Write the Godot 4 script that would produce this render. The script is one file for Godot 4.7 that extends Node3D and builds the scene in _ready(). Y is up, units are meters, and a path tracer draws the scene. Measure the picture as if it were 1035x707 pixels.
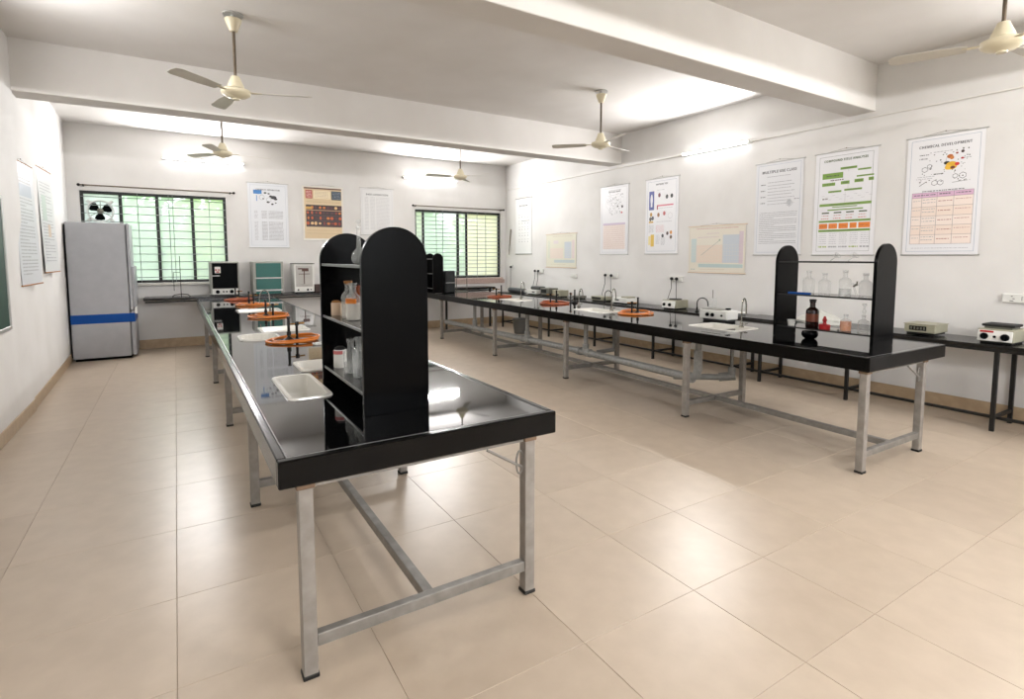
extends Node3D
# World: x to the right, y up, -z into the room. Metres. P(x, y, depth) gives a point by its depth into the room.

const XL := -1.25
const XLF := -1.38
const XR := 6.878
const ZF := 9.008
const ZB := -4.6
const YC := 3.757
const YB := 3.245

var M := {}
var rng := RandomNumberGenerator.new()
var xf := Transform3D()
var taken := {}


func _ready():
	rng.seed = 7
	setup_camera()
	setup_light()
	make_materials()
	build_structure()
	build_windows()
	build_outside()
	build_tubes_and_fans()
	build_benches()
	build_side_counter()
	build_far_counter()
	build_fridge()
	build_racks()
	build_posters()
	build_bench_items()
	build_counter_items()
	build_wall_bits()


func P(x, y, z) -> Vector3:
	return Vector3(x, y, -z)


# ------------------------------------------------------------------ camera and light
func setup_camera():
	var c := Camera3D.new()
	c.name = "camera"
	c.projection = Camera3D.PROJECTION_FRUSTUM
	c.near = 0.05
	c.far = 200.0
	c.size = 0.05 * 707.0 / 546.4272
	c.frustum_offset = Vector2(0, -0.05 * (353.5 - 305.2034) / 546.4272)
	c.position = P(0.0605, 1.6, -2.2739)
	c.rotation = Vector3(-0.0829, -0.5554, 0)
	add_child(c)
	c.current = true


func setup_light():
	var w := WorldEnvironment.new()
	w.name = "environment"
	var e := Environment.new()
	var s := Sky.new()
	var m := ProceduralSkyMaterial.new()
	m.sky_top_color = Color(0.93, 0.96, 1.0)
	m.sky_horizon_color = Color(0.97, 0.98, 1.0)
	m.ground_bottom_color = Color(0.5, 0.55, 0.45)
	m.ground_horizon_color = Color(0.8, 0.85, 0.8)
	m.sky_energy_multiplier = 2.0
	m.ground_energy_multiplier = 1.5
	s.sky_material = m
	e.background_mode = Environment.BG_SKY
	e.sky = s
	e.ambient_light_source = Environment.AMBIENT_SOURCE_DISABLED
	e.tonemap_mode = Environment.TONE_MAPPER_LINEAR
	e.tonemap_exposure = 1.17
	e.sdfgi_enabled = true
	e.ssao_enabled = true
	e.ssil_enabled = true
	w.environment = e
	add_child(w)


# ------------------------------------------------------------------ materials
func noise_tex(lo: Color, hi: Color, freq: float, seed_: int, size := 512, oct := 4) -> NoiseTexture2D:
	var n := FastNoiseLite.new()
	n.noise_type = FastNoiseLite.TYPE_SIMPLEX_SMOOTH
	n.frequency = freq
	n.seed = seed_
	n.fractal_octaves = oct
	var t := NoiseTexture2D.new()
	t.noise = n
	t.width = size
	t.height = size
	t.seamless = true
	var g := Gradient.new()
	g.set_color(0, lo)
	g.set_color(1, hi)
	t.color_ramp = g
	return t


func flat_mat(c: Color, rough := 0.6, metal := 0.0, spec := 0.5) -> StandardMaterial3D:
	var m := StandardMaterial3D.new()
	m.albedo_color = c
	m.roughness = rough
	m.metallic = metal
	m.metallic_specular = spec
	return m


func grain_mat(lo: Color, hi: Color, freq: float, scale: float, rough: float, metal := 0.0, seed_ := 1, size := 512) -> StandardMaterial3D:
	var m := flat_mat(Color.WHITE, rough, metal)
	m.albedo_texture = noise_tex(lo, hi, freq, seed_, size)
	m.uv1_triplanar = true
	m.uv1_world_triplanar = true
	m.uv1_scale = Vector3.ONE * scale
	return m


func glass(c: Color, a: float) -> StandardMaterial3D:
	var m := flat_mat(Color(c.r, c.g, c.b, a), 0.03)
	m.transparency = BaseMaterial3D.TRANSPARENCY_ALPHA
	return m


func make_materials():
	M.wall = grain_mat(Color(0.868, 0.860, 0.848), Color(0.905, 0.899, 0.891), 0.006, 0.35, 0.75, 0.0, 3)
	M.ceiling = grain_mat(Color(0.872, 0.858, 0.842), Color(0.903, 0.892, 0.88), 0.006, 0.3, 0.85, 0.0, 9)
	M.base = grain_mat(Color(0.66, 0.57, 0.46), Color(0.74, 0.65, 0.53), 0.02, 0.7, 0.4, 0.0, 11)
	M.grout = flat_mat(Color(0.58, 0.51, 0.43), 0.8)
	M.tiles = []
	var tone := [Color(0.742, 0.677, 0.600), Color(0.755, 0.690, 0.613), Color(0.73, 0.664, 0.587)]
	for k in 3:
		var t: Color = tone[k]
		var m := grain_mat(t.darkened(0.035), t.lightened(0.035), 0.012, 0.8, 0.32, 0.0, 20 + k)
		m.metallic_specular = 0.5
		M.tiles.append(m)
	M.granite = grain_mat(Color(0.022, 0.023, 0.025), Color(0.06, 0.062, 0.065), 0.12, 1.5, 0.035, 0.0, 31)
	M.granite.metallic_specular = 0.52
	M.black_edge = flat_mat(Color(0.022, 0.023, 0.025), 0.16, 0.0, 0.32)
	M.seam = flat_mat(Color(0.5, 0.5, 0.5), 0.35)
	M.rack = flat_mat(Color(0.014, 0.015, 0.018), 0.22, 0.0, 0.22)
	M.shelf = flat_mat(Color(0.10, 0.105, 0.105), 0.14)
	M.shelf_edge = flat_mat(Color(0.42, 0.43, 0.43), 0.3)
	M.steel = grain_mat(Color(0.54, 0.52, 0.495), Color(0.63, 0.61, 0.585), 0.008, 2.0, 0.45, 0.35, 41)
	M.rail = grain_mat(Color(0.48, 0.465, 0.445), Color(0.59, 0.575, 0.55), 0.008, 2.0, 0.45, 0.35, 43)
	M.rust = flat_mat(Color(0.45, 0.36, 0.28), 0.7)
	M.rubber = flat_mat(Color(0.04, 0.038, 0.035), 0.6)
	M.pvc = grain_mat(Color(0.50, 0.50, 0.49), Color(0.62, 0.62, 0.60), 0.02, 2.0, 0.45, 0.0, 47)
	M.black_steel = flat_mat(Color(0.035, 0.035, 0.035), 0.45)
	M.counter = grain_mat(Color(0.05, 0.05, 0.05), Color(0.11, 0.108, 0.1), 0.03, 1.5, 0.22, 0.0, 51)
	M.window_frame = flat_mat(Color(0.055, 0.07, 0.075), 0.4)
	M.grille = flat_mat(Color(0.45, 0.47, 0.46), 0.5)
	M.sill = flat_mat(Color(0.80, 0.79, 0.76), 0.5)
	M.pink_sill = grain_mat(Color(0.72, 0.62, 0.58), Color(0.80, 0.71, 0.67), 0.02, 2.0, 0.4, 0.0, 55)
	M.fridge = grain_mat(Color(0.63, 0.635, 0.65), Color(0.66, 0.665, 0.68), 0.01, 0.8, 0.42, 0.1, 57)
	M.blue = flat_mat(Color(0.02, 0.27, 0.56), 0.45, 0.0, 0.3)
	M.white_plastic = flat_mat(Color(0.88, 0.88, 0.86), 0.4)
	M.ceramic = flat_mat(Color(0.90, 0.89, 0.86), 0.12)
	M.cream = flat_mat(Color(0.86, 0.82, 0.71), 0.38)
	M.brown_rod = flat_mat(Color(0.42, 0.37, 0.31), 0.4, 0.2)
	M.chrome = flat_mat(Color(0.62, 0.61, 0.58), 0.2, 0.9)
	M.dark_metal = flat_mat(Color(0.11, 0.105, 0.1), 0.4, 0.5)
	M.brass = flat_mat(Color(0.62, 0.45, 0.2), 0.35, 0.8)
	M.orange = flat_mat(Color(0.82, 0.46, 0.12), 0.4)
	M.red_tube = flat_mat(Color(0.66, 0.32, 0.16), 0.45)
	M.blade = flat_mat(Color(0.80, 0.78, 0.735), 0.4)
	M.glass = glass(Color(0.85, 0.88, 0.88), 0.16)
	M.bottle_glass = glass(Color(0.82, 0.84, 0.83), 0.14)
	M.amber = flat_mat(Color(0.10, 0.035, 0.02), 0.08)
	M.amber_light = flat_mat(Color(0.42, 0.17, 0.05), 0.15)
	M.teal = flat_mat(Color(0.0, 0.36, 0.33), 0.4)
	M.oven_grey = flat_mat(Color(0.60, 0.60, 0.57), 0.45, 0.2)
	M.oven_black = flat_mat(Color(0.014, 0.026, 0.03), 0.4, 0.0, 0.15)
	M.beige = flat_mat(Color(0.60, 0.59, 0.51), 0.45)
	M.grey_metal = flat_mat(Color(0.42, 0.42, 0.38), 0.45, 0.3)
	M.paper = flat_mat(Color(0.90, 0.89, 0.87), 0.6)
	M.red = flat_mat(Color(0.66, 0.08, 0.10), 0.4)
	M.pink_liquid = flat_mat(Color(0.85, 0.58, 0.42), 0.2)
	M.label_cream = flat_mat(Color(0.85, 0.76, 0.66), 0.6)
	M.pink = flat_mat(Color(0.80, 0.45, 0.45), 0.6)
	M.cork = flat_mat(Color(0.62, 0.42, 0.22), 0.7)
	M.dark_brown = grain_mat(Color(0.16, 0.10, 0.08), Color(0.34, 0.24, 0.2), 0.08, 4.0, 0.5, 0.0, 61, 256)
	M.board_green = grain_mat(Color(0.04, 0.20, 0.16), Color(0.09, 0.27, 0.21), 0.01, 1.0, 0.5, 0.0, 63)
	M.alu = flat_mat(Color(0.75, 0.75, 0.74), 0.35, 0.6)
	M.ink = flat_mat(Color(0.16, 0.16, 0.17), 0.7)
	M.bark = flat_mat(Color(0.25, 0.19, 0.13), 0.9)
	M.ground = grain_mat(Color(0.20, 0.27, 0.10), Color(0.34, 0.38, 0.18), 0.03, 1.0, 0.9, 0.0, 65)
	M.leaf = []
	for c in [Color(0.36, 0.60, 0.26), Color(0.50, 0.66, 0.26), Color(0.66, 0.68, 0.22)]:
		var lm := flat_mat(c, 0.6)
		lm.backlight_enabled = true
		lm.backlight = Color(c.r, c.g, c.b).lightened(0.3)
		M.leaf.append(lm)
	M.tube_glow = flat_mat(Color(0.95, 0.95, 0.95), 0.4)
	M.tube_glow.emission_enabled = true
	M.tube_glow.emission = Color(0.97, 0.98, 1.0)
	M.tube_glow.emission_energy_multiplier = 11.0


# ------------------------------------------------------------------ mesh helpers
func mb() -> SurfaceTool:
	var s := SurfaceTool.new()
	s.begin(Mesh.PRIMITIVE_TRIANGLES)
	xf = Transform3D()
	return s


func vtx(s: SurfaceTool, p: Vector3, n: Vector3, uv := Vector2.ZERO):
	s.set_normal((xf.basis * n).normalized())
	s.set_uv(uv)
	s.add_vertex(xf * p)


func tri(s, a, b, c, na, nb, nc, ua := Vector2.ZERO, ub := Vector2.ZERO, uc := Vector2.ZERO):
	var out: Vector3 = na + nb + nc
	var face: Vector3 = (a - c).cross(a - b)
	if face.dot(out) < 0.0:
		vtx(s, a, na, ua); vtx(s, c, nc, uc); vtx(s, b, nb, ub)
	else:
		vtx(s, a, na, ua); vtx(s, b, nb, ub); vtx(s, c, nc, uc)


func quad(s, a, b, c, d, n):
	tri(s, a, b, c, n, n, n)
	tri(s, a, c, d, n, n, n)


func quad_uv(s, a, b, c, d, n):
	# a: top left, b: top right, c: bottom right, d: bottom left
	tri(s, a, b, c, n, n, n, Vector2(0, 0), Vector2(1, 0), Vector2(1, 1))
	tri(s, a, c, d, n, n, n, Vector2(0, 0), Vector2(1, 1), Vector2(0, 1))


func box(s, c: Vector3, size: Vector3, b := 0.003):
	# a box with chamfered edges
	var h := size * 0.5
	b = min(b, min(h.x, min(h.y, h.z)) * 0.6)
	if b <= 0.0002:
		for ax in 3:
			for sg in [-1, 1]:
				var n := Vector3.ZERO
				n[ax] = sg
				var u := Vector3.ZERO
				var w := Vector3.ZERO
				u[(ax + 1) % 3] = h[(ax + 1) % 3]
				w[(ax + 2) % 3] = h[(ax + 2) % 3]
				var o: Vector3 = c + n * h[ax]
				quad(s, o - u - w, o + u - w, o + u + w, o - u + w, n)
		return
	for ax in 3:
		var i := (ax + 1) % 3
		var j := (ax + 2) % 3
		for sg in [-1, 1]:
			var n := Vector3.ZERO
			n[ax] = sg
			var u := Vector3.ZERO
			var w := Vector3.ZERO
			u[i] = h[i] - b
			w[j] = h[j] - b
			var o: Vector3 = c + n * h[ax]
			quad(s, o - u - w, o + u - w, o + u + w, o - u + w, n)
		# edges along axis ax
		for si in [-1, 1]:
			for sj in [-1, 1]:
				var l := Vector3.ZERO
				l[ax] = h[ax] - b
				var p1 := Vector3.ZERO
				p1[i] = si * h[i]
				p1[j] = sj * (h[j] - b)
				var p2 := Vector3.ZERO
				p2[i] = si * (h[i] - b)
				p2[j] = sj * h[j]
				var n2 := Vector3.ZERO
				n2[i] = si
				n2[j] = sj
				n2 = n2.normalized()
				quad(s, c + p1 - l, c + p1 + l, c + p2 + l, c + p2 - l, n2)
	for sx in [-1, 1]:
		for sy in [-1, 1]:
			for sz in [-1, 1]:
				var sv := Vector3(sx, sy, sz)
				var n3 := sv.normalized()
				var a := c + sv * Vector3(h.x, h.y - b, h.z - b)
				var d := c + sv * Vector3(h.x - b, h.y, h.z - b)
				var e := c + sv * Vector3(h.x - b, h.y - b, h.z)
				tri(s, a, d, e, n3, n3, n3)


func span(s, a: Vector3, b: Vector3, c := 0.003):
	# a chamfered box between two corners
	box(s, (a + b) * 0.5, (b - a).abs(), c)


func lathe(s, prof: Array, at := Vector3.ZERO, seg := 20):
	# profile of Vector2(radius, height), from bottom to top on the outside
	var n := prof.size()
	var nr := []
	for i in n - 1:
		var d: Vector2 = prof[i + 1] - prof[i]
		nr.append(Vector2(d.y, -d.x).normalized())
	for i in n - 1:
		var p0: Vector2 = prof[i]
		var p1: Vector2 = prof[i + 1]
		if p0.distance_to(p1) < 0.00001:
			continue
		var n0: Vector2 = nr[i]
		var n1: Vector2 = nr[i]
		if i > 0 and nr[i - 1].dot(nr[i]) > 0.72:
			n0 = (nr[i - 1] + nr[i]).normalized()
		if i < n - 2 and nr[i + 1].dot(nr[i]) > 0.72:
			n1 = (nr[i + 1] + nr[i]).normalized()
		for k in seg:
			var a0 := TAU * k / seg
			var a1 := TAU * (k + 1) / seg
			var c0 := Vector3(cos(a0), 0, sin(a0))
			var c1 := Vector3(cos(a1), 0, sin(a1))
			var up := Vector3.UP
			var A: Vector3 = at + c0 * p0.x + up * p0.y
			var B: Vector3 = at + c1 * p0.x + up * p0.y
			var C: Vector3 = at + c1 * p1.x + up * p1.y
			var D: Vector3 = at + c0 * p1.x + up * p1.y
			var NA: Vector3 = c0 * n0.x + up * n0.y
			var NB: Vector3 = c1 * n0.x + up * n0.y
			var NC: Vector3 = c1 * n1.x + up * n1.y
			var ND: Vector3 = c0 * n1.x + up * n1.y
			if p0.x > 0.00001:
				tri(s, A, B, C, NA, NB, NC)
			if p1.x > 0.00001:
				tri(s, A, C, D, NA, NC, ND)


func tube(s, pts: Array, r: float, seg := 8, r_end := -1.0):
	var n := pts.size()
	var t: Vector3 = (pts[1] - pts[0]).normalized()
	var u: Vector3 = t.cross(Vector3.UP if abs(t.y) < 0.9 else Vector3.RIGHT).normalized()
	var rings := []
	var nrm := []
	for i in n:
		var tt: Vector3
		if i == 0:
			tt = (pts[1] - pts[0]).normalized()
		elif i == n - 1:
			tt = (pts[n - 1] - pts[n - 2]).normalized()
		else:
			tt = ((pts[i + 1] - pts[i]).normalized() + (pts[i] - pts[i - 1]).normalized()).normalized()
		u = (u - tt * u.dot(tt)).normalized()
		var w: Vector3 = tt.cross(u)
		var rr := r if r_end < 0.0 else lerpf(r, r_end, float(i) / (n - 1))
		var ring := []
		var nn := []
		for k in seg:
			var a := TAU * k / seg
			var d: Vector3 = u * cos(a) + w * sin(a)
			ring.append(pts[i] + d * rr)
			nn.append(d)
		rings.append(ring)
		nrm.append(nn)
	for i in n - 1:
		for k in seg:
			var k2 := (k + 1) % seg
			tri(s, rings[i][k], rings[i][k2], rings[i + 1][k2], nrm[i][k], nrm[i][k2], nrm[i + 1][k2])
			tri(s, rings[i][k], rings[i + 1][k2], rings[i + 1][k], nrm[i][k], nrm[i + 1][k2], nrm[i + 1][k])
	for e in [0, n - 1]:
		var cn: Vector3 = (pts[0] - pts[1]).normalized() if e == 0 else (pts[n - 1] - pts[n - 2]).normalized()
		for k in seg:
			tri(s, pts[e], rings[e][k], rings[e][(k + 1) % seg], cn, cn, cn)


func prism(s, poly: PackedVector2Array, depth: float, smooth_sides := false):
	# polygon in the local xy plane, thickness along z, centred on z = 0
	var idx := Geometry2D.triangulate_polygon(poly)
	var f := Vector3(0, 0, 1)
	for k in range(0, idx.size(), 3):
		var a := poly[idx[k]]
		var b := poly[idx[k + 1]]
		var c := poly[idx[k + 2]]
		var z := Vector3(0, 0, depth * 0.5)
		tri(s, Vector3(a.x, a.y, 0) + z, Vector3(b.x, b.y, 0) + z, Vector3(c.x, c.y, 0) + z, f, f, f)
		tri(s, Vector3(a.x, a.y, 0) - z, Vector3(b.x, b.y, 0) - z, Vector3(c.x, c.y, 0) - z, -f, -f, -f)
	var ctr := Vector2.ZERO
	for p in poly:
		ctr += p
	ctr /= poly.size()
	var cw := Geometry2D.is_polygon_clockwise(poly)
	var n := poly.size()
	for k in n:
		var a := poly[k]
		var b := poly[(k + 1) % n]
		var e := (b - a).normalized()
		var nn := Vector2(e.y, -e.x)
		if cw:
			nn = -nn
		var na := nn
		var nb := nn
		if smooth_sides:
			var e0 := (a - poly[(k + n - 1) % n]).normalized()
			var e2 := (poly[(k + 2) % n] - b).normalized()
			var m0 := Vector2(e0.y, -e0.x) * (-1.0 if cw else 1.0)
			var m2 := Vector2(e2.y, -e2.x) * (-1.0 if cw else 1.0)
			if m0.dot(nn) > 0.8: na = (nn + m0).normalized()
			if m2.dot(nn) > 0.8: nb = (nn + m2).normalized()
		var z := Vector3(0, 0, depth * 0.5)
		var A := Vector3(a.x, a.y, 0)
		var B := Vector3(b.x, b.y, 0)
		var NA := Vector3(na.x, na.y, 0)
		var NB := Vector3(nb.x, nb.y, 0)
		tri(s, A - z, B - z, B + z, NA, NB, NB)
		tri(s, A - z, B + z, A + z, NA, NB, NA)


func numbered(called: String) -> String:
	var n: int = taken.get(called, 0)
	taken[called] = n + 1
	return called if n == 0 else "%s_%03d" % [called, n]


func put(called: String, s: SurfaceTool, m: Material, parent: Node = null) -> MeshInstance3D:
	var o := MeshInstance3D.new()
	o.mesh = s.commit()
	o.mesh.surface_set_material(0, m)
	if parent == null:
		o.name = numbered(called)
		add_child(o)
	else:
		o.name = called
		parent.add_child(o, true)
	return o


func shared(called: String, mesh: Mesh, m: Material, parent: Node, at := Vector3.ZERO) -> MeshInstance3D:
	var o := MeshInstance3D.new()
	o.mesh = mesh
	o.material_override = m
	o.name = called
	o.position = at
	parent.add_child(o, true)
	return o


func thing(called: String, label: String, category: String, at := Vector3.ZERO, turn := 0.0, group := "") -> Node3D:
	var o := Node3D.new()
	o.name = numbered(called)
	add_child(o)
	o.position = at
	o.rotation.y = turn
	o.set_meta("label", label)
	o.set_meta("category", category)
	if group != "":
		o.set_meta("group", group)
	return o


func setting(called: String, label := "", category := "") -> Node3D:
	var o := Node3D.new()
	o.name = called
	add_child(o)
	o.set_meta("kind", "structure")
	if label != "":
		o.set_meta("label", label)
	if category != "":
		o.set_meta("category", category)
	return o


func copy_of(o: Node3D, at: Vector3, turn: float, label: String) -> Node3D:
	var c: Node3D = o.duplicate()
	c.name = numbered(String(o.name).rstrip("0123456789").trim_suffix("_"))
	add_child(c)
	c.position = at
	c.rotation.y = turn
	c.set_meta("label", label)
	return c


# ------------------------------------------------------------------ room
func build_structure():
	# floor: a mortar bed with separate tiles on it
	var fl := setting("floor")
	var s := mb()
	span(s, P(XLF - 0.2, -0.2, ZB - 0.2), P(XR + 0.2, -0.0025, ZF + 0.2), 0.0)
	put("mortar_bed", s, M.grout, fl)
	var xs := [XLF, -0.745, -0.003, 0.71, 1.435, 2.11, 2.661, 3.30, 3.95, 4.60, 5.25, 5.90, 6.55, XR]
	var zs := [ZB, -4.39, -3.75, -3.10, -2.45, -1.81, -1.175, -0.63, -0.02, 0.61, 1.36, 2.08, 2.77, 3.43, 4.09, 4.75, 5.41, 6.07, 6.73, 7.39, 8.05, 8.71, ZF]
	for i in xs.size() - 1:
		for j in zs.size() - 1:
			s = mb()
			span(s, P(xs[i] + 0.001, -0.012, zs[j] + 0.001), P(xs[i + 1] - 0.001, 0.0, zs[j + 1] - 0.001), 0.0012)
			put("tile", s, M.tiles[(i * 7 + j * 5 + i * j) % 3], fl)
	# walls
	s = mb()
	span(s, P(XLF - 0.22, -0.2, ZB - 0.2), P(XLF, YC + 0.2, ZF + 0.22), 0.0)
	span(s, P(XLF, 0, ZB), P(XL, YC, 5.05), 0.004)
	# past the column the wall runs slightly out of square
	var wedge := PackedVector2Array([Vector2(XLF, -5.05), Vector2(XL - 0.012, -5.05), Vector2(XLF, -ZF)])
	xf = Transform3D(Basis(Vector3(1, 0, 0), PI / 2), Vector3(0, YC * 0.5, 0))
	prism(s, wedge, YC)
	put("wall_left", s, M.wall).set_meta("kind", "structure")
	s = mb()
	span(s, P(XR, -0.2, ZB - 0.2), P(XR + 0.22, YC + 0.2, ZF + 0.22), 0.0)
	put("wall_right", s, M.wall).set_meta("kind", "structure")
	s = mb()
	var bw := [XLF, 0.2, 2.6, 3.6, 6.0, XR]
	for k in [0, 2, 4]:
		span(s, P(bw[k], -0.2, ZB - 0.2), P(bw[k + 1], YC + 0.2, ZB), 0.0)
	for k in [1, 3]:
		span(s, P(bw[k], -0.2, ZB - 0.2), P(bw[k + 1], 1.0, ZB), 0.0)
		span(s, P(bw[k], 2.75, ZB - 0.2), P(bw[k + 1], YC + 0.2, ZB), 0.0)
	put("wall_back", s, M.wall).set_meta("kind", "structure")
	s = mb()
	var x := [XLF, -1.225, 0.89, 4.56, 6.745, XR]
	var zb := ZF + 0.22
	for k in [0, 2, 4]:
		span(s, P(x[k], -0.2, ZF), P(x[k + 1], YC + 0.2, zb), 0.0)
	for w in [[1, 1.15, 2.685], [3, 1.11, 2.645]]:
		span(s, P(x[w[0]], -0.2, ZF), P(x[w[0] + 1], w[1], zb), 0.0)
		span(s, P(x[w[0]], w[2], ZF), P(x[w[0] + 1], YC + 0.2, zb), 0.0)
	put("wall_far", s, M.wall).set_meta("kind", "structure")
	# ceiling with its beams
	var ce := setting("ceiling")
	s = mb()
	span(s, P(XLF - 0.2, YC, ZB - 0.2), P(XR + 0.2, YC + 0.2, ZF + 0.2), 0.0)
	put("slab", s, M.ceiling, ce)
	for b in [[0.894, 1.187], [5.012, 5.345], [-3.3, -3.0]]:
		s = mb()
		span(s, P(XLF, YB, b[0]), P(XR, YC + 0.05, b[1]), 0.006)
		put("beam", s, M.ceiling, ce)
	# skirting
	var sk := [["baseboard_left", P(XL, 0, ZB), P(XL + 0.012, 0.125, 5.05)], ["baseboard_right", P(XR - 0.012, 0, ZB), P(XR, 0.16, ZF)], ["baseboard_far", P(XLF, 0, ZF - 0.012), P(XR, 0.16, ZF)], ["baseboard_back", P(XLF, 0, ZB), P(XR, 0.14, ZB + 0.012)]]
	for b in sk:
		s = mb()
		span(s, b[1], b[2], 0.003)
		if b[0] == "baseboard_left":
			xf = Transform3D(Basis(Vector3.UP, atan2(XL - 0.012 - XLF, ZF - 5.05)), P(XL - 0.012, 0, 5.05))
			span(s, Vector3(0.0, 0, 0), Vector3(0.012, 0.125, -(ZF - 5.06)), 0.003)
		put(b[0], s, M.base).set_meta("kind", "structure")


func build_windows():
	window("window_1", -1.225, 0.89, 1.15, 2.685, [-0.69, -0.172, 0.355], 11, [0.0, -0.45, 0.06, 0.62], M.sill)
	window("window_2", 4.56, 6.745, 1.11, 2.645, [4.775, 5.63, 5.85], 17, [5.08, 5.24, 6.12, 6.35], M.pink_sill)
	back_window("window_3", 0.2, 2.6)
	back_window("window_4", 3.6, 6.0)
	curtain_rod("curtain_rod", "thin brown curtain rod above the window behind the refrigerator", -1.22, 1.02, 2.765)
	curtain_rod("curtain_rod", "thin curtain rod above the window in the far right corner", 4.49, 6.78, 2.715)
	# exhaust fan in the first panel
	var t := thing("exhaust_fan", "round metal exhaust fan with three dark blades set in the window above the refrigerator", "exhaust fan", P(-0.965, 2.36, ZF + 0.05))
	var s := mb()
	var R := 0.185
	lathe(s, [Vector2(R - 0.03, -0.03), Vector2(R, -0.03), Vector2(R, 0.03), Vector2(R - 0.02, 0.03), Vector2(R - 0.03, -0.03)], Vector3.ZERO, 32)
	var ring := put("ring", s, M.alu, t)
	ring.rotation.x = PI / 2
	s = mb()
	for a in 4:
		s = mb()
		xf = Transform3D(Basis(Vector3(0, 0, 1), PI / 4 + a * PI / 2), Vector3.ZERO)
		box(s, Vector3(R + 0.03, 0, 0.0), Vector3(0.06, 0.05, 0.02), 0.003)
		put("mounting_lug", s, M.alu, t)
	for k in 3:
		s = mb()
		var poly := PackedVector2Array()
		for q in [[0.03, -0.02], [0.07, -0.055], [0.115, -0.07], [0.14, -0.045], [0.145, 0.0], [0.135, 0.045], [0.10, 0.05], [0.06, 0.03], [0.03, 0.02]]:
			poly.append(Vector2(q[0] * 1.06, q[1] * 1.25))
		xf = Transform3D(Basis(Vector3(0, 0, 1), PI / 2 + PI + k * TAU / 3) * Basis(Vector3(1, 0, 0), 0.3), Vector3.ZERO)
		prism(s, poly, 0.004)
		put("blade", s, M.oven_black, t)
	s = mb()
	lathe(s, [Vector2(0.0, -0.04), Vector2(0.04, -0.04), Vector2(0.045, 0.03), Vector2(0.0, 0.04)], Vector3.ZERO, 16)
	var hub := put("motor", s, M.grey_metal, t)
	hub.rotation.x = PI / 2
	s = mb()
	for k in 3:
		xf = Transform3D(Basis(Vector3(0, 0, 1), PI / 2 + k * TAU / 3), Vector3(0, 0, -0.03))
		tube(s, [Vector3(0.03, 0, 0), Vector3(R - 0.01, 0, 0)], 0.006, 6)
	put("bracket", s, M.grey_metal, t)


func back_window(called, x0, x1):
	# daylight windows behind the camera
	var w := setting(called)
	var s := mb()
	for q in [[x0, x1, 1.0, 1.05], [x0, x1, 2.7, 2.75], [x0, x0 + 0.05, 1.05, 2.7], [x1 - 0.05, x1, 1.05, 2.7]]:
		span(s, P(q[0], q[2], ZB - 0.12), P(q[1], q[3], ZB - 0.06), 0.003)
	put("frame", s, M.window_frame, w)
	for k in [1, 2]:
		s = mb()
		var x := lerpf(x0, x1, k / 3.0)
		span(s, P(x - 0.025, 1.05, ZB - 0.11), P(x + 0.025, 2.7, ZB - 0.07), 0.003)
		put("stile", s, M.window_frame, w)
	s = mb()
	span(s, P(x0 + 0.05, 1.05, ZB - 0.095), P(x1 - 0.05, 2.7, ZB - 0.09), 0.0)
	put("pane", s, M.glass, w)


func window(called, x0, x1, y0, y1, cuts, rows, uprights, sill_mat):
	var w := setting(called)
	var z0 := ZF + 0.05
	var z1 := ZF + 0.12
	var s := mb()
	var f := 0.045
	span(s, P(x0, y1 - f, z0), P(x1, y1, z1), 0.003)
	span(s, P(x0, y0, z0), P(x1, y0 + f, z1), 0.003)
	span(s, P(x0, y0 + f, z0), P(x0 + f, y1 - f, z1), 0.003)
	span(s, P(x1 - f, y0 + f, z0), P(x1, y1 - f, z1), 0.003)
	put("frame", s, M.window_frame, w)
	for c in cuts:
		s = mb()
		span(s, P(c - 0.024, y0 + f, z0 + 0.005), P(c + 0.024, y1 - f, z1 - 0.01), 0.003)
		put("stile", s, M.window_frame, w)
	var e: Array = [x0 + f] + cuts + [x1 - f]
	for k in e.size() - 1:
		s = mb()
		var zz := z0 + (0.03 if k % 2 == 0 else 0.045)
		span(s, P(e[k], y0 + f, zz), P(e[k + 1], y1 - f, zz + 0.004), 0.0)
		put("pane", s, pane_mat(called, k), w)
	# security grille on the outside
	var bar_mesh: Mesh = null
	for k in rows:
		var y := lerpf(y0, y1, (k + 0.7) / (rows + 0.4))
		if bar_mesh == null:
			s = mb()
			box(s, Vector3.ZERO, Vector3(x1 - x0, 0.012, 0.012), 0.002)
			bar_mesh = s.commit()
		shared("grille_bar", bar_mesh, M.grille, w, P((x0 + x1) * 0.5, y, ZF + 0.03))
	for u in uprights:
		s = mb()
		span(s, P(u - 0.005, y0, ZF + 0.036), P(u + 0.005, y1, ZF + 0.046), 0.001)
		put("grille_upright", s, M.grille, w)
	s = mb()
	span(s, P(x0 - 0.03, y0 - 0.05, ZF - 0.06), P(x1 + 0.03, y0 - 0.002, ZF + 0.05), 0.006)
	if called == "window_2":
		span(s, P(5.0, y0 - 0.14, ZF - 0.04), P(x1 + 0.08, y0 - 0.05, ZF), 0.006)
	put("sill", s, sill_mat, w)


var panes := {}


func pane_mat(called, k) -> Material:
	var tint: Array = [[Color(0.95, 0.98, 0.98), 0.6], [Color(0.80, 0.91, 0.74), 0.45], [Color(0.73, 0.88, 0.67), 0.5], [Color(0.81, 0.91, 0.66), 0.42]] if called == "window_1" else [[Color(0.84, 0.88, 0.55), 0.5], [Color(0.58, 0.82, 0.46), 0.6], [Color(0.60, 0.82, 0.46), 0.6], [Color(0.92, 0.87, 0.36), 0.65]]
	var c: Color = tint[k][0]
	var m := flat_mat(Color(c.r, c.g, c.b, tint[k][1]), 0.35)
	m.transparency = BaseMaterial3D.TRANSPARENCY_ALPHA
	m.backlight_enabled = true
	m.backlight = Color(1, 1, 1)
	return m


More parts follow.
